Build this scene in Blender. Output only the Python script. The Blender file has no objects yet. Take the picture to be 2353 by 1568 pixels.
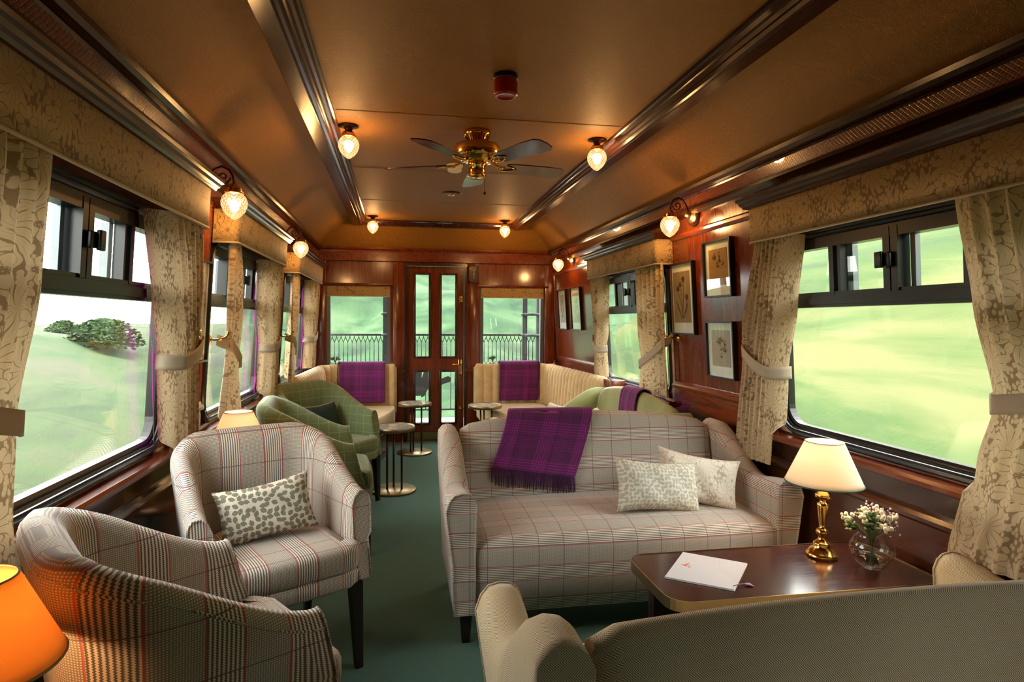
import bpy, bmesh, math, random
from mathutils import Vector, Matrix
random.seed(7)
scn = bpy.context.scene
COL = scn.collection
PI = math.pi
XL, XR, YB, EYE = -.91, 1.78, 6.62, 1.327
Y00 = -3.0   # near end of the carriage, behind the camera
sin, cos = math.sin, math.cos
def clamp(t, a=0., b=1.): return max(a, min(b, t))
def smooth(t): t = clamp(t); return t*t*(3-2*t)
def lerp(a, b, t): return a+(b-a)*t

# ---------------------------------------------------------------- materials
class NT:
    def __init__(s, name):
        s.m = bpy.data.materials.new(name); s.m.use_nodes = True
        s.t = s.m.node_tree; s.t.nodes.clear()
        s.out = s.t.nodes.new('ShaderNodeOutputMaterial')
    def n(s, typ, **kw):
        nd = s.t.nodes.new('ShaderNode'+typ)
        ins = kw.pop('ins', {})
        for k, v in kw.items(): setattr(nd, k, v)
        for k, v in ins.items(): s.put(nd.inputs[k], v)
        return nd
    def put(s, sock, v):
        if isinstance(v, bpy.types.NodeSocket): s.t.links.new(v, sock)
        elif isinstance(v, (tuple, list)) and sock.type == 'RGBA' and len(v) == 3: sock.default_value = (*v, 1)
        else: sock.default_value = v
    def math(s, op, a, b=0., c=0.):
        nd = s.n('Math', operation=op); s.put(nd.inputs[0], a); s.put(nd.inputs[1], b); s.put(nd.inputs[2], c)
        return nd.outputs[0]
    def mix(s, f, a, b, mode='MIX'):
        nd = s.n('MixRGB', blend_type=mode); s.put(nd.inputs[0], f); s.put(nd.inputs[1], a); s.put(nd.inputs[2], b)
        return nd.outputs[0]
    def step(s, v, lo, hi):
        nd = s.n('MapRange', interpolation_type='SMOOTHSTEP'); s.put(nd.inputs[0], v); nd.inputs[1].default_value = lo; nd.inputs[2].default_value = hi
        return nd.outputs[0]
    def uv(s, sc=(1, 1, 1), rot=0., kind='UV'):
        tc = s.n('TexCoord'); mp = s.n('Mapping'); s.t.links.new(tc.outputs[kind], mp.inputs[0])
        mp.inputs['Scale'].default_value = sc; mp.inputs['Rotation'].default_value = (0, 0, rot)
        return mp.outputs[0]
    def sep(s, v):
        nd = s.n('SeparateXYZ'); s.put(nd.inputs[0], v); return nd.outputs
    def noise(s, v, sc, det=3., dist=0., out='Fac', rough=.5):
        nd = s.n('TexNoise'); s.put(nd.inputs['Vector'], v); nd.inputs['Scale'].default_value = sc
        nd.inputs['Detail'].default_value = det; nd.inputs['Distortion'].default_value = dist; nd.inputs['Roughness'].default_value = rough
        return nd.outputs[out]
    def ramp(s, f, stops):
        nd = s.n('ValToRGB'); s.put(nd.inputs[0], f); e = nd.color_ramp.elements
        while len(e) < len(stops): e.new(.5)
        for i, (p, c) in enumerate(stops): e[i].position = p; e[i].color = (*c, 1)
        return nd.outputs[0]
    def bump(s, h, st=.3, d=.002):
        nd = s.n('Bump'); s.put(nd.inputs['Height'], h); nd.inputs['Strength'].default_value = st; nd.inputs['Distance'].default_value = d
        return nd.outputs[0]
    def pbr(s, col, rough=.5, metal=0., normal=None, **kw):
        b = s.n('BsdfPrincipled'); s.put(b.inputs['Base Color'], col); s.put(b.inputs['Roughness'], rough); s.put(b.inputs['Metallic'], metal)
        if normal is not None: s.put(b.inputs['Normal'], normal)
        for k, v in kw.items(): s.put(b.inputs[k.replace('_', ' ')], v)
        s.t.links.new(b.outputs[0], s.out.inputs[0]); return b

def simple(name, col, rough=.5, metal=0., **kw):
    n = NT(name); n.pbr(col, rough, metal, **kw); return n.m

def wood(name, c1, c2, rough=.18, sc=1., kind='Object', axis=2, coat=.6):
    n = NT(name); s = [14*sc]*3; s[axis] = 1.2*sc
    v = n.uv(tuple(s), kind=kind)
    f = n.noise(v, 1.6, 5, 1.2, rough=.6); g = n.noise(v, 9, 3, .4)
    f = n.math('MULTIPLY_ADD', g, .3, n.math('MULTIPLY', f, .8))
    col = n.ramp(f, [(.3, c1), (.72, c2)])
    n.pbr(col, n.math('MULTIPLY_ADD', g, .12, rough-.05), 0, n.bump(g, .02, .0006), Coat_Weight=coat, Coat_Roughness=.12)
    return n.m

def band(n, x, period, lo, hi):
    """1 inside [lo,hi] of every period"""
    m = n.math('PINGPONG', n.math('SUBTRACT', x, (lo+hi)/2), period/2)
    return n.math('LESS_THAN', m, (hi-lo)/2)

def plaid(name, swap=False, light=(.86, .75, .62), dark=(.035, .026, .02), sc=1.):
    n = NT(name); o = n.sep(n.uv((sc, sc, 1))); t, s = (o[0], o[1]) if swap else (o[1], o[0])
    P = .139; B = .061
    inb = band(n, t, P, 0, B)
    zig = n.math('PINGPONG', s, .0022)
    st = n.math('ADD', t, n.math('MULTIPLY', zig, .9))
    stripes = band(n, st, .0072, 0, .0036)
    ck1 = band(n, t, .0042, 0, .0021); ck2 = band(n, s, .0042, 0, .0021)
    chk = n.math('MAXIMUM', ck1, ck2)
    chk = n.math('SUBTRACT', 1., n.math('MULTIPLY', chk, .72))
    stp = n.math('SUBTRACT', 1., n.math('MULTIPLY', stripes, .95))
    f = n.math('ADD', n.math('MULTIPLY', inb, stp), n.math('MULTIPLY', n.math('SUBTRACT', 1., inb), chk))
    fz = n.noise(n.uv(kind='UV'), 900, 2)
    col = n.mix(f, dark, light)
    red = n.math('MAXIMUM', band(n, t, P, -.0018, .0018), band(n, t, P, B-.0018, B+.0018))
    pur = band(n, s, .106, .05, .0528)
    col = n.mix(n.math('MULTIPLY', red, .85), col, (.45, .03, .03))
    col = n.mix(n.math('MULTIPLY', pur, .8), col, (.13, .02, .05))
    col = n.mix(.10, col, n.mix(fz, (.1, .09, .08), (.9, .84, .76)))
    n.pbr(col, .9, 0, n.bump(f, .12, .0008), Sheen_Weight=.25, Sheen_Roughness=.5)
    return n.m

def tweed(name, base, line, dk):
    n = NT(name); v = n.uv(); o = n.sep(v)
    l = n.math('MAXIMUM', band(n, o[0], .062, 0, .0022), band(n, o[1], .062, 0, .0022))
    f = n.noise(v, 420, 3); g = n.noise(n.uv((1, .25, 1)), 700, 1)
    c = n.mix(n.step(f, .3, .7), dk, base); c = n.mix(n.math('MULTIPLY', g, .25), c, line)
    c = n.mix(n.math('MULTIPLY', l, .6), c, line)
    n.pbr(c, .92, 0, n.bump(f, .2, .001), Sheen_Weight=.3)
    return n.m

def herring(name, light, dark, row=.0105, pitch=.0030, rough=.9, bump=.2):
    n = NT(name); o = n.sep(n.uv())
    z = n.math('PINGPONG', o[1], row)
    f = n.math('PINGPONG', n.math('ADD', o[0], z), pitch/2)
    f = n.step(f, pitch*.16, pitch*.34)
    col = n.mix(f, dark, light)
    nz = n.noise(n.uv(), 5, 3)
    col = n.mix(n.math('MULTIPLY', nz, .3), col, light)
    n.pbr(col, rough, 0, n.bump(f, bump, .0006), Sheen_Weight=.35, Sheen_Roughness=.4)
    return n.m

def velvet(name, c1, c2, sc=18):
    n = NT(name); v = n.uv(kind='Object')
    f = n.noise(v, sc, 4, .5); g = n.noise(v, 900, 2)
    n.pbr(n.mix(n.step(f, .3, .7), c1, c2), .85, 0, n.bump(g, .15, .0006), Sheen_Weight=.6, Sheen_Roughness=.4, Sheen_Tint=(1, .95, .8))
    return n.m

def floral(name, ground, ink, sc=1., trans=0.):
    """large line-drawn marigold heads among curling acanthus leaves"""
    n = NT(name); v = n.uv((sc, sc, sc))
    w = n.noise(v, 9, 2, out='Color'); vv = n.n('VectorMath', operation='MULTIPLY_ADD')
    n.put(vv.inputs[0], w); vv.inputs[1].default_value = (.03, .03, 0); n.put(vv.inputs[2], v); wv = vv.outputs[0]
    vo = n.n('TexVoronoi', voronoi_dimensions='2D', feature='F1'); n.put(vo.inputs['Vector'], wv); vo.inputs['Scale'].default_value = 8.5; vo.inputs['Randomness'].default_value = .75
    scl = n.n('VectorMath', operation='SCALE'); n.put(scl.inputs[0], wv); scl.inputs['Scale'].default_value = 8.5
    df = n.n('VectorMath', operation='SUBTRACT'); n.put(df.inputs[0], wv); n.t.links.new(vo.outputs['Position'], df.inputs[1])
    o = n.sep(df.outputs[0]); th = n.math('ARCTAN2', o[1], o[0]); r = n.n('VectorMath', operation='LENGTH'); n.put(r.inputs[0], df.outputs[0]); r = r.outputs['Value']
    # petals
    pet = n.math('ABSOLUTE', n.math('SINE', n.math('MULTIPLY', th, 3.5)))
    edge = n.math('MULTIPLY_ADD', pet, .013, .026)
    rim = n.math('ABSOLUTE', n.math('SUBTRACT', r, edge))
    l1 = n.math('SUBTRACT', 1., n.step(rim, .0006, .0018))
    inside = n.math('LESS_THAN', r, edge)
    rad = n.math('MULTIPLY', n.math('SUBTRACT', 1., n.step(pet, .05, .22)), inside)
    heart = n.math('MULTIPLY', n.math('LESS_THAN', r, .009), n.math('GREATER_THAN', n.n('TexVoronoi', ins={'Vector': v, 'Scale': 300.}).outputs['Distance'], .35))
    # plumes of curling leaves round other centres, small leaves between them
    v2 = n.uv((sc, sc*.8, sc), .5); w2 = n.n('VectorMath', operation='MULTIPLY_ADD'); n.put(w2.inputs[0], w); w2.inputs[1].default_value = (.05, .05, 0); n.put(w2.inputs[2], v2); v2 = w2.outputs[0]
    v3 = n.n('TexVoronoi', voronoi_dimensions='2D', feature='F1'); n.put(v3.inputs['Vector'], v2); v3.inputs['Scale'].default_value = 9.; v3.inputs['Randomness'].default_value = .85
    d3 = n.n('VectorMath', operation='SUBTRACT'); n.put(d3.inputs[0], v2); n.t.links.new(v3.outputs['Position'], d3.inputs[1])
    q = n.sep(d3.outputs[0]); t3 = n.math('ARCTAN2', q[1], q[0]); r3 = n.n('VectorMath', operation='LENGTH'); n.put(r3.inputs[0], d3.outputs[0]); r3 = r3.outputs['Value']
    tw = n.math('MULTIPLY_ADD', n.sep(v3.outputs['Color'])[0], 60., 25.)
    sw = n.math('ADD', n.math('MULTIPLY', t3, 6.), n.math('MULTIPLY', r3, tw))
    gap = n.math('SUBTRACT', 1., n.step(n.math('ABSOLUTE', n.math('SINE', sw)), .08, .30))
    vein = n.math('SUBTRACT', 1., n.step(n.math('ABSOLUTE', n.math('SINE', n.math('MULTIPLY', sw, 3.))), .0, .35))
    plume = n.math('LESS_THAN', r3, n.math('MULTIPLY_ADD', n.math('ABSOLUTE', n.math('SINE', sw)), .030, .036))
    sm = n.n('TexVoronoi', voronoi_dimensions='2D', feature='F1', ins={'Vector': n.uv((sc, sc*.55, sc), .8), 'Scale': 85.}).outputs['Distance']
    small = n.step(sm, .30, .42)
    inpl = n.math('MAXIMUM', gap, n.math('MULTIPLY', vein, .45))
    lv = n.math('ADD', n.math('MULTIPLY', plume, inpl), n.math('MULTIPLY', n.math('SUBTRACT', 1., plume), small))
    lv = n.math('MULTIPLY', lv, n.math('SUBTRACT', 1., inside))
    allf = n.math('MAXIMUM', n.math('MAXIMUM', l1, rad), n.math('MAXIMUM', lv, heart))
    col = n.mix(n.math('MULTIPLY', allf, .72), ground, ink)
    g = n.noise(v, 700, 2)
    b = n.pbr(col, .85, 0, n.bump(g, .1, .0006), Sheen_Weight=.15)
    if trans:
        tr = n.n('BsdfTranslucent'); n.put(tr.inputs[0], col); mx = n.n('MixShader'); mx.inputs[0].default_value = trans
        n.t.links.new(b.outputs[0], mx.inputs[1]); n.t.links.new(tr.outputs[0], mx.inputs[2]); n.t.links.new(mx.outputs[0], n.out.inputs[0])
    return n.m

def leaves(name, ground, leaf, vein, sc=34., ratio=.42):
    n = NT(name); v = n.uv()
    vo = n.n('TexVoronoi', voronoi_dimensions='2D', feature='F1'); n.put(vo.inputs['Vector'], v); vo.inputs['Scale'].default_value = sc; vo.inputs['Randomness'].default_value = .55
    df = n.n('VectorMath', operation='SUBTRACT'); n.put(df.inputs[0], v); n.t.links.new(vo.outputs['Position'], df.inputs[1])
    ang = n.math('MULTIPLY', n.sep(vo.outputs['Color'])[0], 6.28)
    o = n.sep(df.outputs[0]); c, s_ = n.math('COSINE', ang), n.math('SINE', ang)
    x = n.math('MULTIPLY', n.math('ADD', n.math('MULTIPLY', o[0], c), n.math('MULTIPLY', o[1], s_)), sc)
    y = n.math('MULTIPLY', n.math('SUBTRACT', n.math('MULTIPLY', o[1], c), n.math('MULTIPLY', o[0], s_)), sc)
    wob = n.math('MULTIPLY', n.math('SINE', n.math('MULTIPLY', x, 22.)), .035)
    w = n.math('ADD', n.math('MULTIPLY', n.math('SUBTRACT', .34, n.math('MULTIPLY', n.math('MULTIPLY', x, x), 1.25)), ratio/.42), wob)
    ay = n.math('ABSOLUTE', y)
    m = n.math('LESS_THAN', ay, w)
    edge = n.math('LESS_THAN', n.math('ABSOLUTE', n.math('SUBTRACT', ay, w)), .035)
    vn = n.math('MULTIPLY', n.math('LESS_THAN', ay, .02), m)
    tone = n.noise(v, 60, 2)
    col = n.mix(m, ground, n.mix(tone, leaf, tuple(min(1, c*1.7) for c in leaf)))
    col = n.mix(n.math('MULTIPLY', n.math('MAXIMUM', edge, vn), .75), col, vein)
    n.pbr(col, .85, 0, n.bump(n.noise(v, 800, 2), .1, .0006))
    return n.m

def throwm(name):
    n = NT(name); o = n.sep(n.uv())
    def wide(x): return n.math('MAXIMUM', band(n, x, .20, .0, .075), n.math('MULTIPLY', band(n, x, .20, .09, .15), .4))
    su, sv = band(n, o[0], .0135, 0, .0065), band(n, o[1], .0135, 0, .0065)
    fine = n.math('ABSOLUTE', n.math('SUBTRACT', band(n, o[0], .0075, 0, .0036), band(n, o[1], .0075, 0, .0036)))
    f = n.math('ADD', n.math('MULTIPLY', fine, .30), n.math('ADD', n.math('MULTIPLY', n.math('MULTIPLY', wide(o[0]), su), .38), n.math('MULTIPLY', n.math('MULTIPLY', wide(o[1]), sv), .38)))
    c = n.mix(f, (.040, .004, .036), (.27, .010, .20))
    n.pbr(c, .85, 0, n.bump(n.noise(n.uv(), 600, 2), .2, .001), Sheen_Weight=.35, Sheen_Tint=(.8, .3, .8))
    return n.m

def glassm(name, tint=(1, 1, 1), f0=.04, rough=0.0):
    n = NT(name); g0 = n.n('NewGeometry'); dt = n.n('VectorMath', operation='DOT_PRODUCT'); n.put(dt.inputs[0], g0.outputs['Normal']); n.put(dt.inputs[1], g0.outputs['Incoming'])
    k = n.math('SUBTRACT', 1., n.math('ABSOLUTE', dt.outputs['Value'])); F = n.math('MULTIPLY_ADD', n.math('POWER', k, 5.), 1-f0, f0)
    t = n.n('BsdfTransparent', ins={'Color': (*tint, 1)}); g = n.n('BsdfGlossy', ins={'Color': (1, 1, 1, 1), 'Roughness': rough})
    mx = n.n('MixShader'); n.put(mx.inputs[0], F); n.t.links.new(t.outputs[0], mx.inputs[1]); n.t.links.new(g.outputs[0], mx.inputs[2])
    n.t.links.new(mx.outputs[0], n.out.inputs[0]); return n.m

def emit(name, col, st):
    n = NT(name); e = n.n('Emission', ins={'Color': (*col, 1), 'Strength': st}); n.t.links.new(e.outputs[0], n.out.inputs[0]); return n.m

M = {}
M['mahogany'] = wood('mahogany veneer', (.045, .006, .0015), (.20, .033, .004), .2)
M['mahogany_h'] = wood('mahogany rail', (.06, .009, .004), (.22, .042, .011), .2, axis=1)
M['dark_wood'] = wood('dark stained wood', (.013, .005, .003), (.05, .014, .007), .22, axis=2)
M['beam_wood'] = wood('dark polished moulding', (.012, .0035, .0015), (.05, .011, .004), .2, axis=1, coat=.0)
M['panel_low'] = wood('lower wall panelling', (.018, .006, .004), (.07, .02, .01), .22, axis=1)
M['table_wood'] = wood('dark mahogany table top', (.022, .006, .005), (.07, .02, .015), .2, axis=0, coat=.3)
M['leg_wood'] = simple('dark wooden leg', (.012, .006, .005), .35)
M['black'] = simple('black painted frame', (.005, .005, .005), .28)
M['rubber'] = simple('black rubber seal', (.01, .01, .011), .45)
M['alu'] = simple('grey metal edge', (.16, .18, .19), .4, .8)
M['brass'] = simple('polished brass', (.78, .46, .13), .16, 1.)
M['brass_a'] = simple('brushed aged brass', (.36, .27, .14), .34, 1.)
M['bronze'] = simple('dark bronze', (.09, .035, .015), .35, .9)
M['gold'] = simple('antique brass frame', (.6, .42, .2), .3, 1.)
M['iron'] = simple('black painted iron', (.014, .02, .02), .5)
M['white'] = simple('white plastic', (.75, .72, .66), .5)
M['red'] = simple('red plastic', (.28, .004, .01), .3)
M['black_frame'] = simple('black picture frame', (.012, .01, .01), .3)
M['paper'] = simple('white card', (.80, .79, .77), .6)
M['orange'] = simple('orange print', (.8, .22, .04), .5)
M['lilac'] = simple('lilac cord', (.42, .22, .42), .8)
def transl(name, c):
    n = NT(name); d = n.n('BsdfDiffuse', ins={'Color': (*c, 1)}); t = n.n('BsdfTranslucent', ins={'Color': (*c, 1)}); mx = n.n('MixShader'); mx.inputs[0].default_value = .5
    n.t.links.new(d.outputs[0], mx.inputs[1]); n.t.links.new(t.outputs[0], mx.inputs[2]); n.t.links.new(mx.outputs[0], n.out.inputs[0]); return n.m
M['purple'] = transl('purple lining', (.33, .03, .25))
M['trim'] = simple('beige braid', (.45, .37, .26), .9)
M['plaid'] = plaid('check tweed horizontal bands')
M['plaidv'] = plaid('check tweed upright bands', True, sc=.8)
M['green'] = tweed('green check tweed', (.19, .24, .085), (.42, .58, .34), (.06, .075, .03))
M['herring'] = herring('beige herringbone wool', (.86, .70, .44), (.13, .08, .035), .0125, .0046)
M['olive'] = velvet('sage green wool', (.25, .27, .10), (.31, .33, .14), 6)
M['cream'] = velvet('cream velvet', (.50, .345, .155), (.62, .45, .22), 10)
M['throw'] = throwm('purple checked wool')
M['fringe'] = simple('purple fringe', (.06, .006, .06), .9)
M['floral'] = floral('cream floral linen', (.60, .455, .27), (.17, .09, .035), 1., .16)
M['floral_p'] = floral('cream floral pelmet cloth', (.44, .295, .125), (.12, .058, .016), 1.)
M['floral_c'] = floral('pale floral cushion cloth', (.70, .62, .50), (.36, .28, .20), 1.1)
M['leaf'] = leaves('leaf print cushion cloth', (.72, .64, .53), (.17, .165, .11), (.10, .09, .07), 40.)
M['leaf2'] = leaves('pale leaf print cushion cloth', (.74, .67, .55), (.36, .36, .27), (.30, .22, .18), 56., .40)
M['darkgreen'] = simple('dark green cushion cloth', (.008, .03, .026), .85)
M['band'] = simple('beige tieback band', (.42, .34, .24), .85)
M['shade_w'] = None
M['leafg'] = simple('green leaf', (.07, .13, .03), .6)
M['leafd'] = simple('dark leaf', (.025, .04, .018), .6)
M['cream_fl'] = simple('cream petal', (.75, .68, .48), .6)
M['pink_fl'] = simple('pale pink petal', (.55, .42, .4), .6)
M['stem'] = simple('green stem', (.06, .09, .02), .6)
M['marble'] = None
M['glass'] = glassm('window glass', (.97, 1, .98))
M['vase'] = glassm('clear vase glass', (.93, .95, .94), .05)
M['water'] = glassm('water', (.86, .82, .74), .02)

def carpet():
    n = NT('dark green carpet'); v = n.uv(kind='Object'); o = n.sep(v)
    z = n.math('PINGPONG', o[0], .014); f = n.step(n.math('PINGPONG', n.math('ADD', o[1], z), .0035), .0008, .0026)
    g = n.noise(v, 300, 2)
    c = n.mix(n.math('MULTIPLY', f, g), (.010, .028, .020), (.075, .18, .12))
    n.pbr(c, .95, 0, n.bump(f, .3, .002), Sheen_Weight=.3, Sheen_Tint=(.6, 1, .8)); return n.m
M['carpet'] = carpet()
def ceilm():
    n = NT('embossed tan ceiling paper'); v = n.uv((1, 1.9, 1), kind='Object')
    f = n.noise(v, 42, 2, 1.2); g = n.noise(v, 160, 2)
    h = n.math('MULTIPLY_ADD', n.math('PINGPONG', f, .06), 9., n.math('MULTIPLY', g, .3))
    n.pbr((.29, .128, .015), .55, 0, n.bump(h, .9, .004), Specular_IOR_Level=.3); return n.m
M['ceil'] = ceilm()
def fretm():
    n = NT('carved lattice band'); v = n.uv(kind='Object'); o = n.sep(v)
    a = n.math('PINGPONG', n.math('ADD', o[1], o[2]), .009); b = n.math('PINGPONG', n.math('SUBTRACT', o[1], o[2]), .009)
    h = n.step(n.math('MINIMUM', a, b), .0012, .0032)
    n.pbr(n.mix(h, (.07, .012, .004), (.22, .045, .012)), .25, 0, n.bump(h, .8, .004), Coat_Weight=.5); return n.m
M['fret'] = fretm()
def marblem():
    n = NT('pale marble top'); v = n.uv(kind='Object'); f = n.noise(v, 9, 6, 2.)
    n.pbr(n.ramp(f, [(.38, (.62, .66, .66)), (.49, (.30, .34, .35)), (.56, (.68, .7, .68))]), .06, 0, Coat_Weight=.5); return n.m
M['marble'] = marblem()
def shadem(name, col, tr):
    n = NT(name); g = n.noise(n.uv((1, 40, 1)), 25, 2)
    c = n.mix(n.math('MULTIPLY', g, .35), col, tuple(x*.55 for x in col))
    d = n.n('BsdfDiffuse', ins={'Color': c}); t = n.n('BsdfTranslucent', ins={'Color': c}); mx = n.n('MixShader'); mx.inputs[0].default_value = tr
    n.t.links.new(d.outputs[0], mx.inputs[1]); n.t.links.new(t.outputs[0], mx.inputs[2]); n.t.links.new(mx.outputs[0], n.out.inputs[0]); return n.m
M['shade_w'] = shadem('cream silk shade', (.86, .80, .70), .55)
M['shade_o'] = shadem('amber slub shade', (.85, .52, .20), .5)
def globem():
    n = NT('cut glass globe lit from inside'); v = n.uv(kind='UV'); o = n.sep(v)
    a = n.math('PINGPONG', n.math('ADD', o[0], o[1]), .03); b = n.math('PINGPONG', n.math('SUBTRACT', o[0], o[1]), .03)
    h = n.step(n.math('MINIMUM', a, b), .002, .016)
    e = n.n('Emission', ins={'Color': n.mix(h, (1, .50, .16), (1, .66, .32)), 'Strength': n.math('MULTIPLY_ADD', h, .9, .9)})
    t = n.n('BsdfTransparent', ins={'Color': (1, .9, .75, 1)}); g = n.n('BsdfGlossy', ins={'Roughness': .1, 'Normal': n.bump(h, .5, .003)})
    mx = n.n('MixShader'); mx.inputs[0].default_value = .5; m2 = n.n('MixShader'); m2.inputs[0].default_value = .08
    n.t.links.new(t.outputs[0], mx.inputs[1]); n.t.links.new(e.outputs[0], mx.inputs[2])
    n.t.links.new(mx.outputs[0], m2.inputs[1]); n.t.links.new(g.outputs[0], m2.inputs[2]); n.t.links.new(m2.outputs[0], n.out.inputs[0]); return n.m
M['globe'] = globem()
M['bulb'] = emit('glowing bulb', (1, .68, .34), 22.)
M['bulb_w'] = emit('glowing warm bulb', (1, .75, .45), 22.)

# ---------------------------------------------------------------- mesh building
class MB:
    def __init__(s, xf=None): s.v = []; s.f = []; s.uv = []; s.sm = []; s.mi = []; s.xf = xf
    def add(s, vs, fs, uvs=None, smooth=False, mi=0):
        b = len(s.v); s.v += [tuple(v) for v in vs]
        for i, f in enumerate(fs):
            s.f.append([b+k for k in f]); s.uv.append(uvs[i] if uvs else None); s.sm.append(smooth); s.mi.append(mi)
        return s
    def box(s, x0, x1, y0, y1, z0, z1, mi=0):
        v = [(x, y, z) for z in (z0, z1) for y in (y0, y1) for x in (x0, x1)]
        return s.add(v, [(0, 2, 3, 1), (4, 5, 7, 6), (0, 1, 5, 4), (2, 6, 7, 3), (0, 4, 6, 2), (1, 3, 7, 5)], mi=mi)
    def rbox(s, x0, x1, y0, y1, z0, z1, r=.01, seg=2, mi=0):
        bm = bmesh.new(); bmesh.ops.create_cube(bm, size=1)
        for v in bm.verts: v.co = Vector((lerp(x0, x1, v.co.x+.5), lerp(y0, y1, v.co.y+.5), lerp(z0, z1, v.co.z+.5)))
        bmesh.ops.bevel(bm, geom=bm.edges[:], offset=r, segments=seg, profile=.6, affect='EDGES')
        bm.verts.index_update()
        s.add([v.co[:] for v in bm.verts], [[v.index for v in f.verts] for f in bm.faces], smooth=True, mi=mi); bm.free(); return s
    def prism(s, poly, a, b, axis='y', mi=0, smooth=False):
        """poly of 2D points extruded a..b along axis"""
        def P(p, t): return {'y': (p[0], t, p[1]), 'x': (t, p[0], p[1]), 'z': (p[0], p[1], t)}[axis]
        n = len(poly); v = [P(p, a) for p in poly]+[P(p, b) for p in poly]
        f = [tuple(range(n)), tuple(range(2*n-1, n-1, -1))]
        s.add(v, f, mi=mi)
        s.add(v, [(i, (i+1) % n, n+(i+1) % n, n+i) for i in range(n)], smooth=smooth, mi=mi); return s
    def lathe(s, prof, seg=24, c=(0, 0, 0), mi=0, axis='z', smooth=True, cap=False):
        v = []; uvs = []; f = []; L = [0]
        for i in range(1, len(prof)): L.append(L[-1]+math.dist(prof[i], prof[i-1]))
        for r, z in prof:
            for k in range(seg):
                a = 2*PI*k/seg; p = (r*cos(a), r*sin(a), z)
                if axis == 'x': p = (z, r*cos(a), r*sin(a))
                if axis == 'y': p = (r*cos(a), z, r*sin(a))
                v.append((p[0]+c[0], p[1]+c[1], p[2]+c[2]))
        for i in range(len(prof)-1):
            for k in range(seg):
                k2 = (k+1) % seg; f.append((i*seg+k, i*seg+k2, (i+1)*seg+k2, (i+1)*seg+k))
                u0, u1 = k/seg, (k+1)/seg; uvs.append([(u0, L[i]*3), (u1, L[i]*3), (u1, L[i+1]*3), (u0, L[i+1]*3)])
        if cap:
            for i in (0, len(prof)-1):
                f.append(tuple(i*seg+k for k in range(seg))); uvs.append([(0, 0)]*seg)
        return s.add(v, f, uvs, smooth, mi)
    def tube(s, pts, r, seg=8, mi=0, cap=True):
        pts = [Vector(p) for p in pts]; rs = r if isinstance(r, (list, tuple)) else [r]*len(pts)
        v = []; n = len(pts); up = None
        for i, p in enumerate(pts):
            d = (pts[min(i+1, n-1)]-pts[max(i-1, 0)]).normalized()
            if up is None:
                up = Vector((0, 0, 1)) if abs(d.z) < .9 else Vector((1, 0, 0))
            a = d.cross(up); a = a.normalized() if a.length > 1e-6 else Vector((1, 0, 0)); up = a.cross(d).normalized(); b = up
            for k in range(seg):
                t = 2*PI*k/seg; v.append((p+a*cos(t)*rs[i]+b*sin(t)*rs[i])[:])
        f = [(i*seg+k, i*seg+(k+1) % seg, (i+1)*seg+(k+1) % seg, (i+1)*seg+k) for i in range(n-1) for k in range(seg)]
        if cap: f += [tuple(range(seg)), tuple((n-1)*seg+k for k in range(seg))]
        return s.add(v, f, smooth=True, mi=mi)
    def grid(s, fn, nu, nv, uvf=None, smooth=True, mi=0, closeu=False):
        v = [fn(i/nu, j/nv) for j in range(nv+1) for i in range(nu+1)]
        f = []; uvs = []
        for j in range(nv):
            for i in range(nu):
                f.append((j*(nu+1)+i, j*(nu+1)+i+1, (j+1)*(nu+1)+i+1, (j+1)*(nu+1)+i))
                if uvf: uvs.append([uvf(a/nu, b/nv) for a, b in ((i, j), (i+1, j), (i+1, j+1), (i, j+1))])
        return s.add(v, f, uvs if uvf else None, smooth, mi)
    def loft(s, rings, uvf=None, closed=True, cap=True, smooth=True, mi=0):
        """rings: list of equal-length point lists; uv from arc length"""
        n = len(rings[0]); v = [p for r in rings for p in r]; f = []; uvs = []
        m = n if closed else n-1
        cu = [0.]; 
        for i in range(1, len(rings)):
            cu.append(cu[-1]+sum(math.dist(rings[i][k], rings[i-1][k]) for k in range(n))/n)
        L = []
        for r in rings:
            l = [0.]
            for k in range(1, n+1): l.append(l[-1]+math.dist(r[k % n], r[k-1]))
            L.append(l)
        for i in range(len(rings)-1):
            for k in range(m):
                k2 = (k+1) % n; f.append((i*n+k, i*n+k2, (i+1)*n+k2, (i+1)*n+k))
                q = [(i, k), (i, k+1), (i+1, k+1), (i+1, k)]
                uvs.append([(uvf(a, b, L[a][b], cu[a]) if uvf else (cu[a], L[a][b])) for a, b in q])
        s.add(v, f, uvs, smooth, mi)
        if cap and closed:
            s.add(rings[0], [tuple(range(n))], None, False, mi); s.add(rings[-1], [tuple(range(n-1, -1, -1))], None, False, mi)
        return s
    def ellipsoid(s, c, r, seg=12, rings=8, rot=None, mi=0):
        v = []; f = []
        for i in range(rings+1):
            a = PI*i/rings
            for k in range(seg):
                b = 2*PI*k/seg; p = Vector((r[0]*sin(a)*cos(b), r[1]*sin(a)*sin(b), r[2]*cos(a)))
                if rot: p = rot @ p
                v.append((p.x+c[0], p.y+c[1], p.z+c[2]))
        for i in range(rings):
            for k in range(seg): f.append((i*seg+k, i*seg+(k+1) % seg, (i+1)*seg+(k+1) % seg, (i+1)*seg+k))
        return s.add(v, f, smooth=True, mi=mi)
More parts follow.
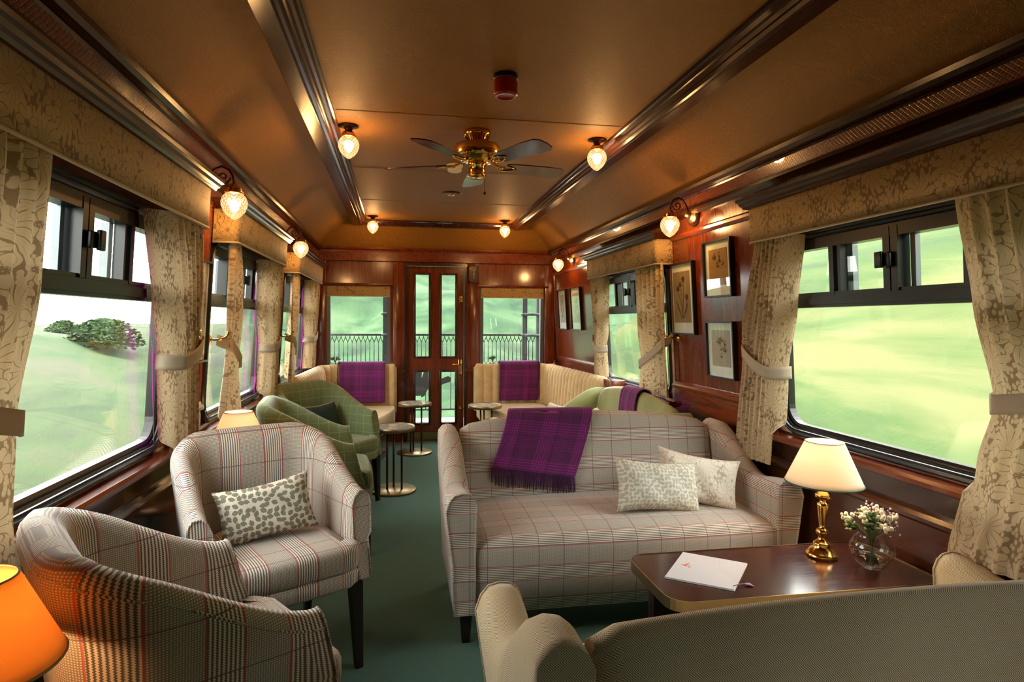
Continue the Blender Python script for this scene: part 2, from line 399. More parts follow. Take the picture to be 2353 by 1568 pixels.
    def build(s, name, mats, parent=None, loc=None, rz=0., subsurf=0, weld=True, solid=0.):
        if not isinstance(mats, (list, tuple)): mats = [mats]
        V = [s.xf(*p) for p in s.v] if s.xf else s.v
        me = bpy.data.meshes.new(name); me.from_pydata(V, [], s.f)
        for m in mats: me.materials.append(M[m] if isinstance(m, str) else m)
        ul = me.uv_layers.new(name='UVMap')
        for pi, p in enumerate(me.polygons):
            p.use_smooth = s.sm[pi]; p.material_index = s.mi[pi]; u = s.uv[pi]
            if u is None:
                nn = p.normal; a = max(range(3), key=lambda i: abs(nn[i]))
                for li in p.loop_indices:
                    c = me.vertices[me.loops[li].vertex_index].co
                    ul.data[li].uv = ((c.y, c.z), (c.x, c.z), (c.x, c.y))[a]
            else:
                for j, li in enumerate(p.loop_indices): ul.data[li].uv = u[j]
        bm = bmesh.new(); bm.from_mesh(me)
        if weld: bmesh.ops.remove_doubles(bm, verts=bm.verts, dist=1e-5)
        bmesh.ops.recalc_face_normals(bm, faces=bm.faces); bm.to_mesh(me); bm.free(); me.update()
        o = bpy.data.objects.new(name, me); COL.objects.link(o)
        if parent: o.parent = parent
        if loc: o.location = loc
        if rz: o.rotation_euler.z = rz
        if solid:
            md = o.modifiers.new('thickness', 'SOLIDIFY'); md.thickness = solid; md.offset = 0
        if subsurf:
            md = o.modifiers.new('smooth', 'SUBSURF'); md.levels = md.render_levels = subsurf
        return o

def thing(name, label, cat, loc=(0, 0, 0), rz=0., group=None):
    o = bpy.data.objects.new(name, None); COL.objects.link(o); o.location = loc; o.rotation_euler.z = rz
    o.empty_display_size = .05
    o['label'] = label; o['category'] = cat
    if group: o['group'] = group
    return o
def tag(o, label, cat, group=None):
    o['label'] = label; o['category'] = cat
    if group: o['group'] = group
    return o
def struct(o, label=None):
    o['kind'] = 'structure'
    if label: o['label'] = label; o['category'] = label.split('|')[-1] if '|' in label else o.name.split('_')[0]
    if label: o['label'] = label.split('|')[0]
    return o
def dup(root, loc, rz, label, group=None):
    r = root.copy(); COL.objects.link(r); r.location = loc; r.rotation_euler.z = rz; r['label'] = label
    if group: r['group'] = group
    def rec(src, dst):
        for ch in list(src.children):
            c = ch.copy(); COL.objects.link(c); c.parent = dst; rec(ch, c)
    rec(root, r); return r
def light(name, loc, power, col, r=.03, parent=None):
    l = bpy.data.lights.new(name, 'POINT'); l.energy = power; l.color = col; l.shadow_soft_size = r
    o = bpy.data.objects.new(name, l); COL.objects.link(o); o.location = loc
    if parent: o.parent = parent
    return o

def side(s):
    """wall coordinates (d = distance into the room, y, z) -> world; the walls lean in above the dado"""
    def f(d, y, z):
        lean = .066*(1.3-max(z, .7))
        return (XR+lean-d, y, z) if s > 0 else (XL-lean+d, y, z)
    return f

# ---------------------------------------------------------------- room shell
fl = MB().box(-1.1, 2.0, Y00, YB+.05, -.06, 0).build('floor', 'carpet'); struct(fl, 'dark green carpet down the carriage aisle')

# windows: (centre, half width) per side
WIN = {1: [(1.915, .635), (4.40, .62)], -1: [(1.915, .62), (3.68, .58), (5.54, .60)]}
REAR = {1: [(-.62, .62)], -1: []}   # unseen side window added behind the camera for daylight on the near sofa
GZ0, GZ1, TR0, TR1 = .86, 1.68, 1.395, 1.447
for s, nm in ((1, 'right'), (-1, 'left')):
    mb = MB(side(s)); y0 = Y00; T = -.07; m = .045
    for c, h in REAR[s]+WIN[s]:
        a, b = c-h-m, c+h+m
        mb.box(T, 0, y0, a, 0, .7); mb.box(T, 0, y0, a, .7, 2.12)
        mb.box(T, 0, a, b, 0, .7); mb.box(T, 0, a, b, .7, GZ0-m); mb.box(T, 0, a, b, GZ1+m, 2.12); y0 = b
    mb.box(T, 0, y0, YB, 0, .7); mb.box(T, 0, y0, YB, .7, 2.12)
    # subdivide vertically for the lean: the strips below .7 stay upright
    o = mb.build('wall_'+nm, 'mahogany'); struct(o, 'polished mahogany %s side wall with window openings' % nm)
    # lower dark panelling, dado rail, skirting
    mb = MB(side(s))
    mb.box(0, .018, Y00, YB, .08, .63); mb.box(0, .03, Y00, YB, 0, .09)
    mb.prism([(0, .63), (.02, .63), (.034, .642), (.034, .655), (.022, .668), (.015, .68), (0, .68)], Y00, YB)
    mb.box(0, .008, Y00, YB, .68, .765)
    o = mb.build('baseboard_'+nm, 'panel_low'); struct(o, 'dark lower panelling and rail along the %s wall' % nm)

tn = [0]
def trim(mb, mat, label):
    tn[0] += 1; o = mb.build('trim_%d' % tn[0], mat); struct(o, label); return o

# sills and chair rails at window level
for s in (1, -1):
    mb = MB(side(s)); nm = 'right' if s > 0 else 'left'
    for c, h in WIN[s]:
        a, b = c-h-.10, c+h+.10
        mb.prism([(0, .765), (.045, .765), (.058, .772), (.061, .79), (.052, .80), (.0, .806)], a, b)
    trim(mb, 'mahogany_h', 'narrow polished wood sills under the %s windows' % nm)
    mb = MB(side(s)); seg = []
    for i, (c, h) in enumerate(WIN[s]):
        nx = WIN[s][i+1][0]-WIN[s][i+1][1]-.10 if i+1 < len(WIN[s]) else YB
        seg.append((c+h+.10, nx))
    for a, b in seg:
        mb.prism([(0, .895), (.012, .895), (.028, .905), (.03, .92), (.018, .93), (.01, .945), (0, .945)], a, b)
        mb.box(0, .012, a, b, .765, .895)
        # panel mouldings round the upper field
        if b-a > .25 and a > 2:
            for y in (a+.02, b-.05): mb.prism([(0, y), (.014, y+.004), (.02, y+.015), (.012, y+.028), (0, y+.03)], .945, 1.86, axis='z')
            mb.prism([(0, 1.845), (.012, 1.847), (.022, 1.86), (.022, 1.875), (.014, 1.885), (0, 1.887)], a+.02, b-.02)
    trim(mb, 'mahogany_h', 'panel mouldings and chair rail between the %s windows' % nm)
    # cornice
    mb = MB(side(s)); e = .035
    mb.prism([(-.02, 2.125), (-.02, 2.07), (.015, 2.07), (.022, 2.08), (.05, 2.085), (.058, 2.10), (.06, 2.118), (.05, 2.125)], Y00, YB)
    mb.prism([(0, 2.012), (.03, 2.012), (.04, 2.005), (.043, 1.99), (.03, 1.98), (.018, 1.966), (0, 1.966)], Y00, YB)
    trim(mb, 'beam_wood', 'dark moulded cornice along the %s wall' % nm)
    mb = MB(side(s)); mb.box(0, .02, Y00, YB, 2.012, 2.07); trim(mb, 'fret', 'carved lattice band of the %s cornice' % nm)

# ceiling: flat centre field with coved sides and a coved far end
CX = .435; ZC = 2.372; BW = .90; XW0 = -.835; XW1 = 1.71; YE = 6.38
def cove(t):  # 0 at wall .. 1 at flat
    a = t*PI/2; return 2.115+(ZC-2.115)*(sin(a)**.9)
mb = MB()
XI0, XI1 = CX-BW, CX+BW
def rx(t): return cos(t*PI/2)
N = 14
def ptL(x, y): return (x, y, 0)
# side coves (mitred with the end cove)
def covex(i): t = i/N; return 1-cos(t*PI/2), sin(t*PI/2)
for sgn in (-1, 1):
    xw = XW0 if sgn < 0 else XW1; xi = XI0 if sgn < 0 else XI1
    rows = []
    for i in range(N+1):
        a, b = covex(i); x = lerp(xw, xi, a if False else i/N); z = 2.115+(ZC-2.115)*sin(i/N*PI/2)
        yend = lerp(YB, YE, i/N); rows.append([(x, -1.6+(yend-Y00)*k/20, z) for k in range(21)])
    for i in range(N):
        mb.add(rows[i]+rows[i+1], [(k, k+1, 21+k+1, 21+k) for k in range(20)], smooth=True)
rows = []
for i in range(N+1):
    z = 2.115+(ZC-2.115)*sin(i/N*PI/2); y = lerp(YB, YE, i/N); xa = lerp(XW0, XI0, i/N); xb = lerp(XW1, XI1, i/N)
    rows.append([(lerp(xa, xb, k/12), y, z) for k in range(13)])
for i in range(N): mb.add(rows[i]+rows[i+1], [(k, k+1, 14+k, 13+k) for k in range(12)], smooth=True)
mb.box(XI0, XI1, Y00, YE, ZC, ZC+.05)
struct(mb.build('ceiling', 'ceil'), 'tan embossed ceiling with coved sides and coved far end')
mb = MB().box(-1.2, 2.1, Y00-.1, YB+.1, ZC+.06, ZC+.1).box(-1.2, -1.0, Y00-.1, YB+.1, 2.12, ZC+.08).box(1.86, 2.1, Y00-.1, YB+.1, 2.12, ZC+.08).box(-1.2, 2.1, YB+.02, YB+.1, 2.12, ZC+.08)
YN0, YN1 = Y00-.15, Y00
for q in ((-1.2, 2.1, -.05, .75), (-1.2, 2.1, 1.72, ZC+.1), (-1.2, 2.1, .75, 1.72)): mb.box(q[0], q[1], YN0, YN1, q[2], q[3])
struct(mb.build('wall_near', 'mahogany'), 'carriage roof shell and near end wall')
mb = MB()
for y in (3.08, 4.2, 5.3): mb.prism([(y-.012, ZC), (y-.006, ZC-.003), (y+.006, ZC-.003), (y+.012, ZC)], XI0+.16, XI1-.16, axis='x')
trim(mb, 'ceil', 'thin paper seams across the ceiling')

# ceiling beams
def beam(x, sg, y0, y1):
    """flat board on the outer side, reeded moulding on the inner side"""
    P = [(0, ZC+.01), (0, ZC-.05), (.006, ZC-.058), (.075, ZC-.062), (.082, ZC-.055), (.088, ZC-.066), (.10, ZC-.064), (.106, ZC-.05), (.118, ZC-.052), (.124, ZC-.038), (.136, ZC-.036), (.142, ZC-.02), (.15, ZC-.015), (.152, ZC+.01)]
    mb.prism([(x+sg*(p[0]), p[1]) for p in P], y0, y1)
mb = MB(); beam(XI0, 1, Y00, 6.36); trim(mb, 'beam_wood', 'dark polished beam along the left of the ceiling')
mb = MB(); beam(XI1, -1, Y00, 6.36); trim(mb, 'beam_wood', 'dark polished beam along the right of the ceiling')
mb = MB()
P = [(0, ZC+.01), (0, ZC-.012), (.014, ZC-.02), (.02, ZC-.036), (.03, ZC-.05), (.04, ZC-.058), (.075, ZC-.058), (.08, ZC-.04), (.08, ZC-.0)]
mb.prism([(6.30+p[0], p[1]) for p in P], XI0+.14, XI1-.14, axis='x'); trim(mb, 'beam_wood', 'dark cross beam at the far end of the ceiling')

# ---------------------------------------------------------------- back wall
mb = MB(); Y0, Y1 = YB, YB+.06
DL, DR = .085, .735
WL = (-.755, -.085); WR_ = (.905, 1.63); WZ0, WZ1 = .70, 1.70
mb.box(-1.0, WL[0], Y0, Y1, 0, 2.14); mb.box(*WL, Y0, Y1, 0, WZ0); mb.box(*WL, Y0, Y1, WZ1, 2.14)
mb.box(WL[1], DL, Y0, Y1, 0, 2.14); mb.box(DL, DR, Y0, Y1, 1.945, 2.14); mb.box(DR, WR_[0], Y0, Y1, 0, 2.14)
mb.box(*WR_, Y0, Y1, 0, WZ0); mb.box(*WR_, Y0, Y1, WZ1, 2.14); mb.box(WR_[1], 1.9, Y0, Y1, 0, 2.14)
struct(mb.build('wall_back', 'mahogany'), 'polished mahogany end wall with door and two windows')
mb = MB()
mb.prism([(YB, 2.125), (YB-.045, 2.12), (YB-.05, 2.10), (YB-.03, 2.085), (YB-.02, 2.07), (YB, 2.065)], -.9, 1.78, axis='x')
mb.box(-.9, 1.78, YB-.018, YB, 1.985, 2.07)
mb.prism([(YB, 1.99), (YB-.03, 1.985), (YB-.03, 1.975), (YB, 1.968)], -.9, 1.78, axis='x')
for a, b in ((WL[0]-.06, WL[1]+.03), (WR_[0]-.03, WR_[1]+.05)): mb.prism([(YB, 1.735), (YB-.03, 1.73), (YB-.035, 1.72), (YB-.02, 1.705), (YB, 1.70)], a, b, axis='x')
trim(mb, 'mahogany_h', 'cornice and window heads of the end wall')
mb = MB()
for a, b in ((-.055, .07), (.745, .885)):
    mb.rbox(a, b, YB-.022, YB, 0, 1.97, .006); mb.rbox(a-.008, b+.008, YB-.03, YB-.001, .76, .80, .006)
for a, b in ((-.86, -.765), (1.64, 1.76)): mb.rbox(a, b, YB-.02, YB, 0, 1.97, .006)
trim(mb, 'mahogany', 'upright pilasters beside the end door')
mb = MB(); mb.box(DL-.02, DR+.02, YB-.028, YB-.0, 1.93, 1.955); mb.box(DL-.018, DL+.012, YB-.028, YB, 0, 1.93); mb.box(DR-.012, DR+.012, YB-.028, YB, 0, 1.93)
trim(mb, 'dark_wood', 'dark door frame in the end wall')

# end windows
for i, (a, b) in enumerate((WL, WR_)):
    t = thing('window_%d' % (6+i), 'end window beside the door, %s of it' % ('left' if i == 0 else 'right'), 'window', ((a+b)/2, YB, WZ0)); t['kind'] = 'structure'
    X0, X1 = a-(a+b)/2, b-(a+b)/2; H = WZ1-WZ0
    mb = MB(); w = .035
    mb.box(X0, X0+w, .0, .05, 0, H); mb.box(X1-w, X1, 0, .05, 0, H); mb.box(X0, X1, 0, .05, 0, .05); mb.box(X0, X1, 0, .05, H-.03, H)
    mb.build('window_frame', 'alu', t)
    MB().box(X0+w-.01, X1-w+.01, .02, .026, .03, H-.01).build('pane', 'glass', t)
    mb = MB(); zb = 1.60-WZ0
    mb.grid(lambda u, v: (lerp(X0+.004, X1-.004, u), -.012, lerp(zb, H+.002, v)), 2, 2, lambda u, v: (u*.7+i*.3, v*.13))
    mb.box(X0+.004, X1-.004, -.011, -.005, zb, H+.002); mb.box(X0+.004, X1-.004, -.016, -.002, zb-.012, zb, mi=1)
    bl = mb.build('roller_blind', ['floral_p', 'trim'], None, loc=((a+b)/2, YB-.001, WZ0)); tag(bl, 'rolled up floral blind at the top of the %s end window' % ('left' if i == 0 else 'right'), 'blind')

# door
t = thing('door_1', 'mahogany end door with four narrow glass lights', 'door', (DL+.325, YB+.01, 0)); t['kind'] = 'structure'
g = [(.191, .332, .94, 1.835), (.476, .624, .94, 1.835), (.191, .332, .20, .762), (.476, .624, .20, .762)]
ox = DL+.325; mb = MB(); D0, D1 = 0, .04
xs = [DL+.012, .191, .332, .476, .624, DR-.012]
for a, b in ((xs[0], xs[1]), (xs[2], xs[3]), (xs[4], xs[5])): mb.box(a-ox, b-ox, D0, D1, .02, 1.93)
for a, b in ((xs[1], xs[2]), (xs[3], xs[4])):
    for z0, z1 in ((.02, .20), (.762, .94), (1.835, 1.93)): mb.box(a-ox, b-ox, D0, D1, z0, z1)
mb.build('door_leaf', 'mahogany', t)
mb = MB()
for a, b, z0, z1 in g:
    a -= ox; b -= ox; w = .024
    for q in ((a-w, a, z0-w, z1+w), (b, b+w, z0-w, z1+w)): mb.rbox(q[0], q[1], -.012, .0, q[2], q[3], .004)
    for q in ((a, b, z0-w, z0), (a, b, z1, z1+w)): mb.rbox(q[0], q[1], -.012, .0, q[2], q[3], .004)
mb.build('glazing_bead', 'dark_wood', t)
for a, b, z0, z1 in g: MB().box(a-ox, b-ox, .018, .024, z0, z1).build('pane', 'glass', t)
MB().box(-.31, .31, -.006, 0, .022, .095).build('kick_plate', 'brass_a', t)['label'] = 'aged brass kick plate'
mb = MB(); mb.rbox(.663-ox, .705-ox, -.008, 0, .735, .905, .004); mb.lathe([(.0, -.03), (.012, -.03), (.012, -.008), (.016, -.006)], 12, (.684-ox, 0, .85), axis='y')
mb.tube([(.684-ox, -.03, .85), (.66-ox, -.04, .852), (.62-ox, -.042, .846), (.595-ox, -.042, .852)], [.008, .007, .006, .007], 8); mb.build('door_handle', 'brass', t)
MB().lathe([(0, -.035), (.014, -.03), (.017, -.02), (.010, -.008), (.02, 0)], 14, (.687-ox, 0, .355), axis='y').build('knob', 'brass', t)
MB().rbox(.665-ox, .71-ox, -.014, 0, 1.54, 1.61, .004).lathe([(0, -.03), (.014, -.028), (.014, -.01)], 12, (.688-ox, 0, 1.575), axis='y').build('lock', 'brass', t)

struct(tag(MB().box(DL-.01, DR+.01, YB-.02, YB+.08, -.02, .022).build('trim_40', 'brass_a'), 'aged brass door threshold', 'trim'))
# hammer case right of the door
t = thing('emergency_hammer_case', 'small wooden case with a brass hammer above right of the door', 'safety hammer', (.825, YB-.022, 1.757))
mb = MB(); mb.box(-.052, .052, -.008, 0, 0, .178)
for a, b, c, d in ((-.052, -.04, 0, .178), (.04, .052, 0, .178), (-.052, .052, 0, .012), (-.052, .052, .166, .178)): mb.box(a, b, -.024, 0, c, d)
mb.build('case', 'dark_wood', t)
MB().tube([(0, -.02, .035), (0, -.02, .13)], .006, 8).tube([(-.03, -.02, .122), (.03, -.02, .142)], [.008, .012], 8).build('hammer', 'brass', t)

for i, (a, b) in enumerate(()):
    t = thing('window_%d' % (8+i), 'near end window behind the camera', 'window', ((a+b)/2, Y00, .75)); t['kind'] = 'structure'; h = (b-a)/2
    mb = MB()
    for q in ((-h, -h+.04, 0, .97), (h-.04, h, 0, .97), (-h, h, 0, .04), (-h, h, .93, .97)): mb.box(q[0], q[1], -.05, .01, q[2], q[3])
    mb.build('window_frame', 'black', t); MB().box(-h+.03, h-.03, -.03, -.024, .03, .94).build('pane', 'glass', t)
# ---------------------------------------------------------------- side windows
def rrect(y0, y1, z0, z1, r, n=6):
    P = []
    for cy, cz, a0 in ((y1-r, z1-r, 0), (y0+r, z1-r, PI/2), (y0+r, z0+r, PI), (y1-r, z0+r, 1.5*PI)):
        for k in range(n+1): a = a0+PI/2*k/n; P.append((cy+r*cos(a), cz+r*sin(a)))
    return P
def ring(mb, y0, y1, z0, z1, r, prof, mi=0):
    rings = []
    for off, d in prof: rings.append([(d, p[0], p[1]) for p in rrect(y0-off, y1+off, z0-off, z1+off, r+off)])
    n = len(rings[0])
    for i in range(len(rings)-1):
        mb.add(rings[i]+rings[i+1], [(k, (k+1) % n, n+(k+1) % n, n+k) for k in range(n)], smooth=False, mi=mi)
wn = 0
for s in (1, -1):
    for wi, (c, h) in enumerate(WIN[s]+REAR[s]):
        wn += 1; nm = 'right' if s > 0 else 'left'
        t = thing('window_%d' % wn, 'wide %s side window number %d from the camera' % (nm, wi+1) if wi < len(WIN[s]) else 'added unseen %s side window behind the camera' % nm, 'window'); t['kind'] = 'structure'
        a, b = c-h, c+h
        mb = MB(side(s)); R = .085
        ring(mb, a, b, GZ0, GZ1, R, [(-.004, -.05), (-.004, -.018), (.006, -.012), (.014, -.012), (.014, -.004), (.022, .0), (.03, .008), (.043, .010), (.05, .002), (.05, -.06)])
        mb.build('window_frame', 'black', t)
        mb = MB(side(s))
        for off in (.018, .034, .040): ring(mb, a, b, GZ0, GZ1, R, [(off, .006), (off+.0012, .0115), (off+.0024, .006)])
        mb.build('seal_strip', 'alu', t)
        MB(side(s)).box(-.033, -.027, a-.003, b+.003, GZ0-.003, GZ1+.003).build('pane', 'glass', t)
        mb = MB(side(s))
        mb.box(-.05, .004, a, b, TR0+.012, TR1-.008); mb.box(-.05, -.006, a, b, TR0, TR1)
        mb.box(-.05, .0, a, b, GZ1-.035, GZ1+.01)
        mb.box(-.05, -.004, a, b, TR1, TR1+.012)
        # upper lights: side posts + hopper frames
        cm = c+.0; w3 = .028
        mb.box(-.05, .002, cm-.033, cm-.003, TR1, GZ1); mb.box(-.05, .002, cm+.003, cm+.033, TR1, GZ1); mb.box(-.05, -.006, cm-.005, cm+.005, TR1, GZ1)
        for q in (-1, 1):
            mb.box(-.05, -.002, cm+q*.305-.013, cm+q*.305+.013, TR1, GZ1)
            mb.box(-.045, -.01, cm+q*.275-.012, cm+q*.275+.003, TR1+.01, GZ1-.03)
        mb.build('glazing_bar', 'black', t)
        mb = MB(side(s))
        for q in (-1, 1): mb.box(-.075, -.05, cm+q*.255-.014, cm+q*.255+.014, TR1+.01, GZ1-.035)
        mb.box(-.06, -.04, cm-.066, cm-.045, TR1+.01, GZ1-.035)
        mb.build('sliding_edge', 'alu', t)
        mb = MB(side(s)); q = -1 if s < 0 else 1
        mb.rbox(.002, .02, cm-.015, cm+.015, 1.535, 1.585, .004); mb.rbox(.02, .034, cm+.008, cm+.04, 1.53, 1.59, .004); mb.build('latch', 'black', t)

# ---------------------------------------------------------------- pelmets and curtains
PEL = {1: [(1.21, 2.615), (3.63, 5.07)], -1: [(1.18, 2.64), (3.06, 4.36), (4.90, 6.36)]}
PELN = {(1, 0): 'over the large right window', (1, 1): 'over the far right window', (-1, 0): 'over the nearest left window', (-1, 1): 'over the middle left window', (-1, 2): 'over the farthest left window'}
for s in (1, -1):
    for i, (a, b) in enumerate(PEL[s]):
        t = thing('window_pelmet', 'floral fabric pelmet '+PELN[(s, i)], 'pelmet', group='floral pelmets over the side windows')
        D = .118; z0, z1 = 1.703, 1.862; r = .03
        # plan outline: wall -> return -> rounded corner -> front -> corner -> wall
        P = [(.004, a)]
        for k in range(5): an = PI/2*k/4; P.append((D-r+r*sin(an), a+r-r*cos(an)))
        for k in range(5): an = PI/2*k/4; P.append((D-r+r*cos(an), b-r+r*sin(an)))
        P.append((.004, b)); L = [0]
        for k in range(1, len(P)): L.append(L[-1]+math.dist(P[k], P[k-1]))
        mb = MB(side(s)); n = len(P)
        vs = [(p[0], p[1], z) for z in (z0, z1) for p in P]
        mb.add(vs, [(k, k+1, n+k+1, n+k) for k in range(n-1)], [[(L[k]+s, 0), (L[k+1]+s, 0), (L[k+1]+s, z1-z0), (L[k]+s, z1-z0)] for k in range(n-1)], smooth=True)
        vi = [(max(p[0]-.012, .004), clamp(p[1], a+.012, b-.012), z) for z in (z0, z1) for p in P]
        mb.add(vi, [(k, k+1, n+k+1, n+k) for k in range(n-1)]); mb.add(vs[:n]+vi[:n], [(k, k+1, n+k+1, n+k) for k in range(n-1)]); mb.add(vs[n:], [tuple(range(n))])
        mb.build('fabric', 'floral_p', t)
        mb = MB(side(s)); mb.tube([(p[0]+.001, p[1], z0) for p in P], .005, 6); mb.build('braid', 'trim', t)
        mb = MB(side(s)); prof = [(-.002, 1.86), (.010, 1.862), (.014, 1.872), (.022, 1.878), (.026, 1.89), (.034, 1.896), (.036, 1.908), (.0, 1.916)]
        for j in range(len(prof)-1):
            rr = []
            for off, z in (prof[j], prof[j+1]):
                rr.append([(.0, a-off, z), (D+off, a-off, z), (D+off, b+off, z), (.0, b+off, z)])
            mb.add(rr[0]+rr[1], [(k, k+1, 5+k, 4+k) for k in range(3)])
        off, z = prof[-1]; mb.add([(.0, a-off, z), (D+off, a-off, z), (D+off, b+off, z), (.0, b+off, z)], [(0, 1, 2, 3)])
        mb.build('cap_moulding', 'beam_wood', t)

def curtain(s, yo, yi, zb, seed, label, lining=False, tz=(1.215, 1.12), nf=6, grp=None):
    """yo/yi: outer/inner edge Y as function of z;  folds run vertically"""
    rnd = random.Random(seed); ph = [rnd.uniform(0, 6) for _ in range(4)]; sg = 1 if yi(1.2) > yo(1.2) else -1
    ZT = 1.712
    t = thing('curtain', label, 'curtain', group=grp)
    def gather(z): return math.exp(-((z-tz[1])/.16)**2)
    def place(u, z):
        """pleats along the wall, then a flat return that turns back to the glass at the leading edge"""
        g = gather(z); amp = lerp(.020, .012, g)*(.35+.65*smooth((ZT-z)/.3+.5)); a_, b_ = yo(z), yi(z); cy = b_-sg*.05
        if u < .6:
            q = u/.6; w = (sin(q*nf*2*PI+ph[0]+.7*sin(z*3+ph[1]))*amp+sin(q*nf*4.3*PI+ph[2]+z*2)*amp*.35)*min(1, (1-q)*4)
            return clamp(.082+.012*q+w, .02, .106), lerp(a_, cy, q)
        q = (u-.6)/.4; an = q*PI/2; rd = .022*sin(q*PI)
        return lerp(.094, .012, q)+rd*.35+.004*sin(q*9+z*3+ph[3]), lerp(cy, b_, smooth(q)*.5+q*.5)+sg*rd*.6
    def d(u, z): return place(u, z)[0]
    H = ZT-zb
    def fn(u, v):
        z = lerp(zb, ZT, v); d_, y_ = place(u, z); return (max(d_, .080*smooth((.87-z)/.06)+.12*max(0, d_)), y_, z)
    wid = abs(yi(1.6)-yo(1.6))*1.6+.05
    mb = MB(side(s)); mb.grid(fn, 90, 48, lambda u, v: (u*wid+seed*.37, v*H+seed*.21)); mb.build('drape', 'floral', t)
    if lining:
        mb = MB(side(s))
        mb.grid(lambda u, v: (d(1, lerp(zb, ZT, v))-.004-.012*u, yi(lerp(zb, ZT, v))+sg*(.030-.036*u), lerp(zb, ZT, v)), 2, 40); mb.build('lining', 'purple', t)
    # tieback
    mb = MB(side(s))
    def band_(u, v):
        z = lerp(tz[0], tz[1]-.02, min(1, u/.75)**.8)-.012*sin(u*PI)+(v-.5)*.058; yc = yi(tz[1])-sg*.045; ye = yi(tz[1])+sg*.012
        if u < .1: return (lerp(.03, .104, u/.1), yo(1.2)+sg*.01, z)
        if u < .7: q = (u-.1)/.6; return (.106+.008*sin(q*PI), lerp(yo(1.2)+sg*.01, yc, q), z)
        q = (u-.7)/.3; return (lerp(.106, .012, q), lerp(yc, ye, q)+sg*.018*sin(q*PI), z)
    mb.grid(band_, 40, 4); mb.build('tieback', 'band', t, solid=.004)
    mb = MB(side(s)); y = yo(1.2)-sg*.01
    mb.tube([(.0, y, tz[0]+.0), (.05, y, tz[0]), (.075, y+sg*.01, tz[0]+.012), (.085, y+sg*.02, tz[0]+.03)], .006, 8)
    mb.ellipsoid((.087, y+sg*.02, tz[0]+.035), (.011, .011, .011)); mb.lathe([(0, .01), (.02, .008), (.024, 0)], 12, (.0, y, tz[0]), axis='x'); mb.build('hook', 'brass', t)
    return t
def prof(pts):
    def f(z):
        for (z0, y0), (z1, y1) in zip(pts, pts[1:]):
            if z <= z0 and z >= z1: return lerp(y0, y1, smooth((z0-z)/(z0-z1))*.6+.4*(z0-z)/(z0-z1))
        return pts[0][1] if z > pts[0][0] else pts[-1][1]
    return f
K = lambda v: (lambda z: v)
G = 'floral curtains tied back at the side windows'
curtain(1, prof([(1.72, 2.60), (1.21, 2.73), (.6, 2.83)]), prof([(1.72, 2.349), (1.41, 2.41), (1.09, 2.495), (.6, 2.56)]), .655, 1, 'floral curtain at the far end of the large right window, hanging behind the plaid sofa', False, grp=G)
curtain(1, prof([(1.72, 1.13), (1.15, 1.10), (.6, 1.12)]), prof([(1.72, 1.61), (1.39, 1.56), (1.1, 1.50), (.9, 1.56), (.6, 1.63)]), .60, 2, 'dark shaded floral curtain at the right edge of the picture', False, (1.20, 1.12), 7, grp=G)
curtain(1, prof([(1.72, 5.05), (1.2, 5.03), (.8, 5.06)]), prof([(1.72, 4.79), (1.25, 4.875), (1.12, 4.93), (.86, 4.91)]), .855, 3, 'sunlit floral curtain on the far side of the far right window', False, grp=G)
curtain(1, prof([(1.72, 3.60), (1.2, 3.63), (.8, 3.62)]), prof([(1.72, 4.095), (1.26, 4.105), (1.06, 4.07), (.84, 4.13)]), .835, 4, 'floral curtain beside the framed tulip print, near side of the far right window', False, (1.225, 1.05), grp=G)
curtain(-1, prof([(1.72, 1.15), (1.1, 1.12), (.6, 1.10)]), prof([(1.72, 1.60), (1.4, 1.58), (1.12, 1.51), (.9, 1.51), (.7, 1.54)]), .60, 5, 'dark shaded floral curtain at the left edge of the picture', False, (1.22, 1.12), 7, grp=G)
curtain(-1, prof([(1.72, 2.63), (1.2, 2.68), (.8, 2.70)]), prof([(1.72, 2.25), (1.38, 2.36), (1.2, 2.43), (.8, 2.50)]), .62, 6, 'sunlit floral curtain with a purple edge behind the plaid armchairs', True, (1.23, 1.19), grp=G)
curtain(-1, prof([(1.72, 3.10), (1.2, 3.12), (.8, 3.10)]), prof([(1.72, 3.28), (1.5, 3.36), (1.3, 3.40), (1.1, 3.37), (.8, 3.49)]), .62, 7, 'orange-lit floral curtain with a brass tieback hook beside the lamp shade', False, (1.23, 1.13), grp=G)
curtain(-1, prof([(1.72, 4.34), (1.2, 4.38), (.8, 4.38)]), prof([(1.72, 3.98), (1.4, 4.03), (1.17, 4.13), (.8, 4.14)]), .70, 8, 'bright floral curtain on the far side of the middle left window', True, (1.2, 1.17), grp=G)
curtain(-1, prof([(1.72, 4.93), (1.2, 4.93), (.8, 4.93)]), prof([(1.72, 5.12), (1.4, 5.19), (1.13, 5.10), (.8, 5.14)]), .80, 9, 'narrow floral curtain on the near side of the farthest left window', False, (1.2, 1.1), 4, grp=G)
curtain(-1, prof([(1.72, 6.32), (1.2, 6.34), (.8, 6.34)]), prof([(1.72, 5.87), (1.4, 5.88), (1.1, 6.02), (.8, 6.03)]), .86, 10, 'pale floral curtain in the far left corner above the cream banquette', True, (1.2, 1.17), grp=G)

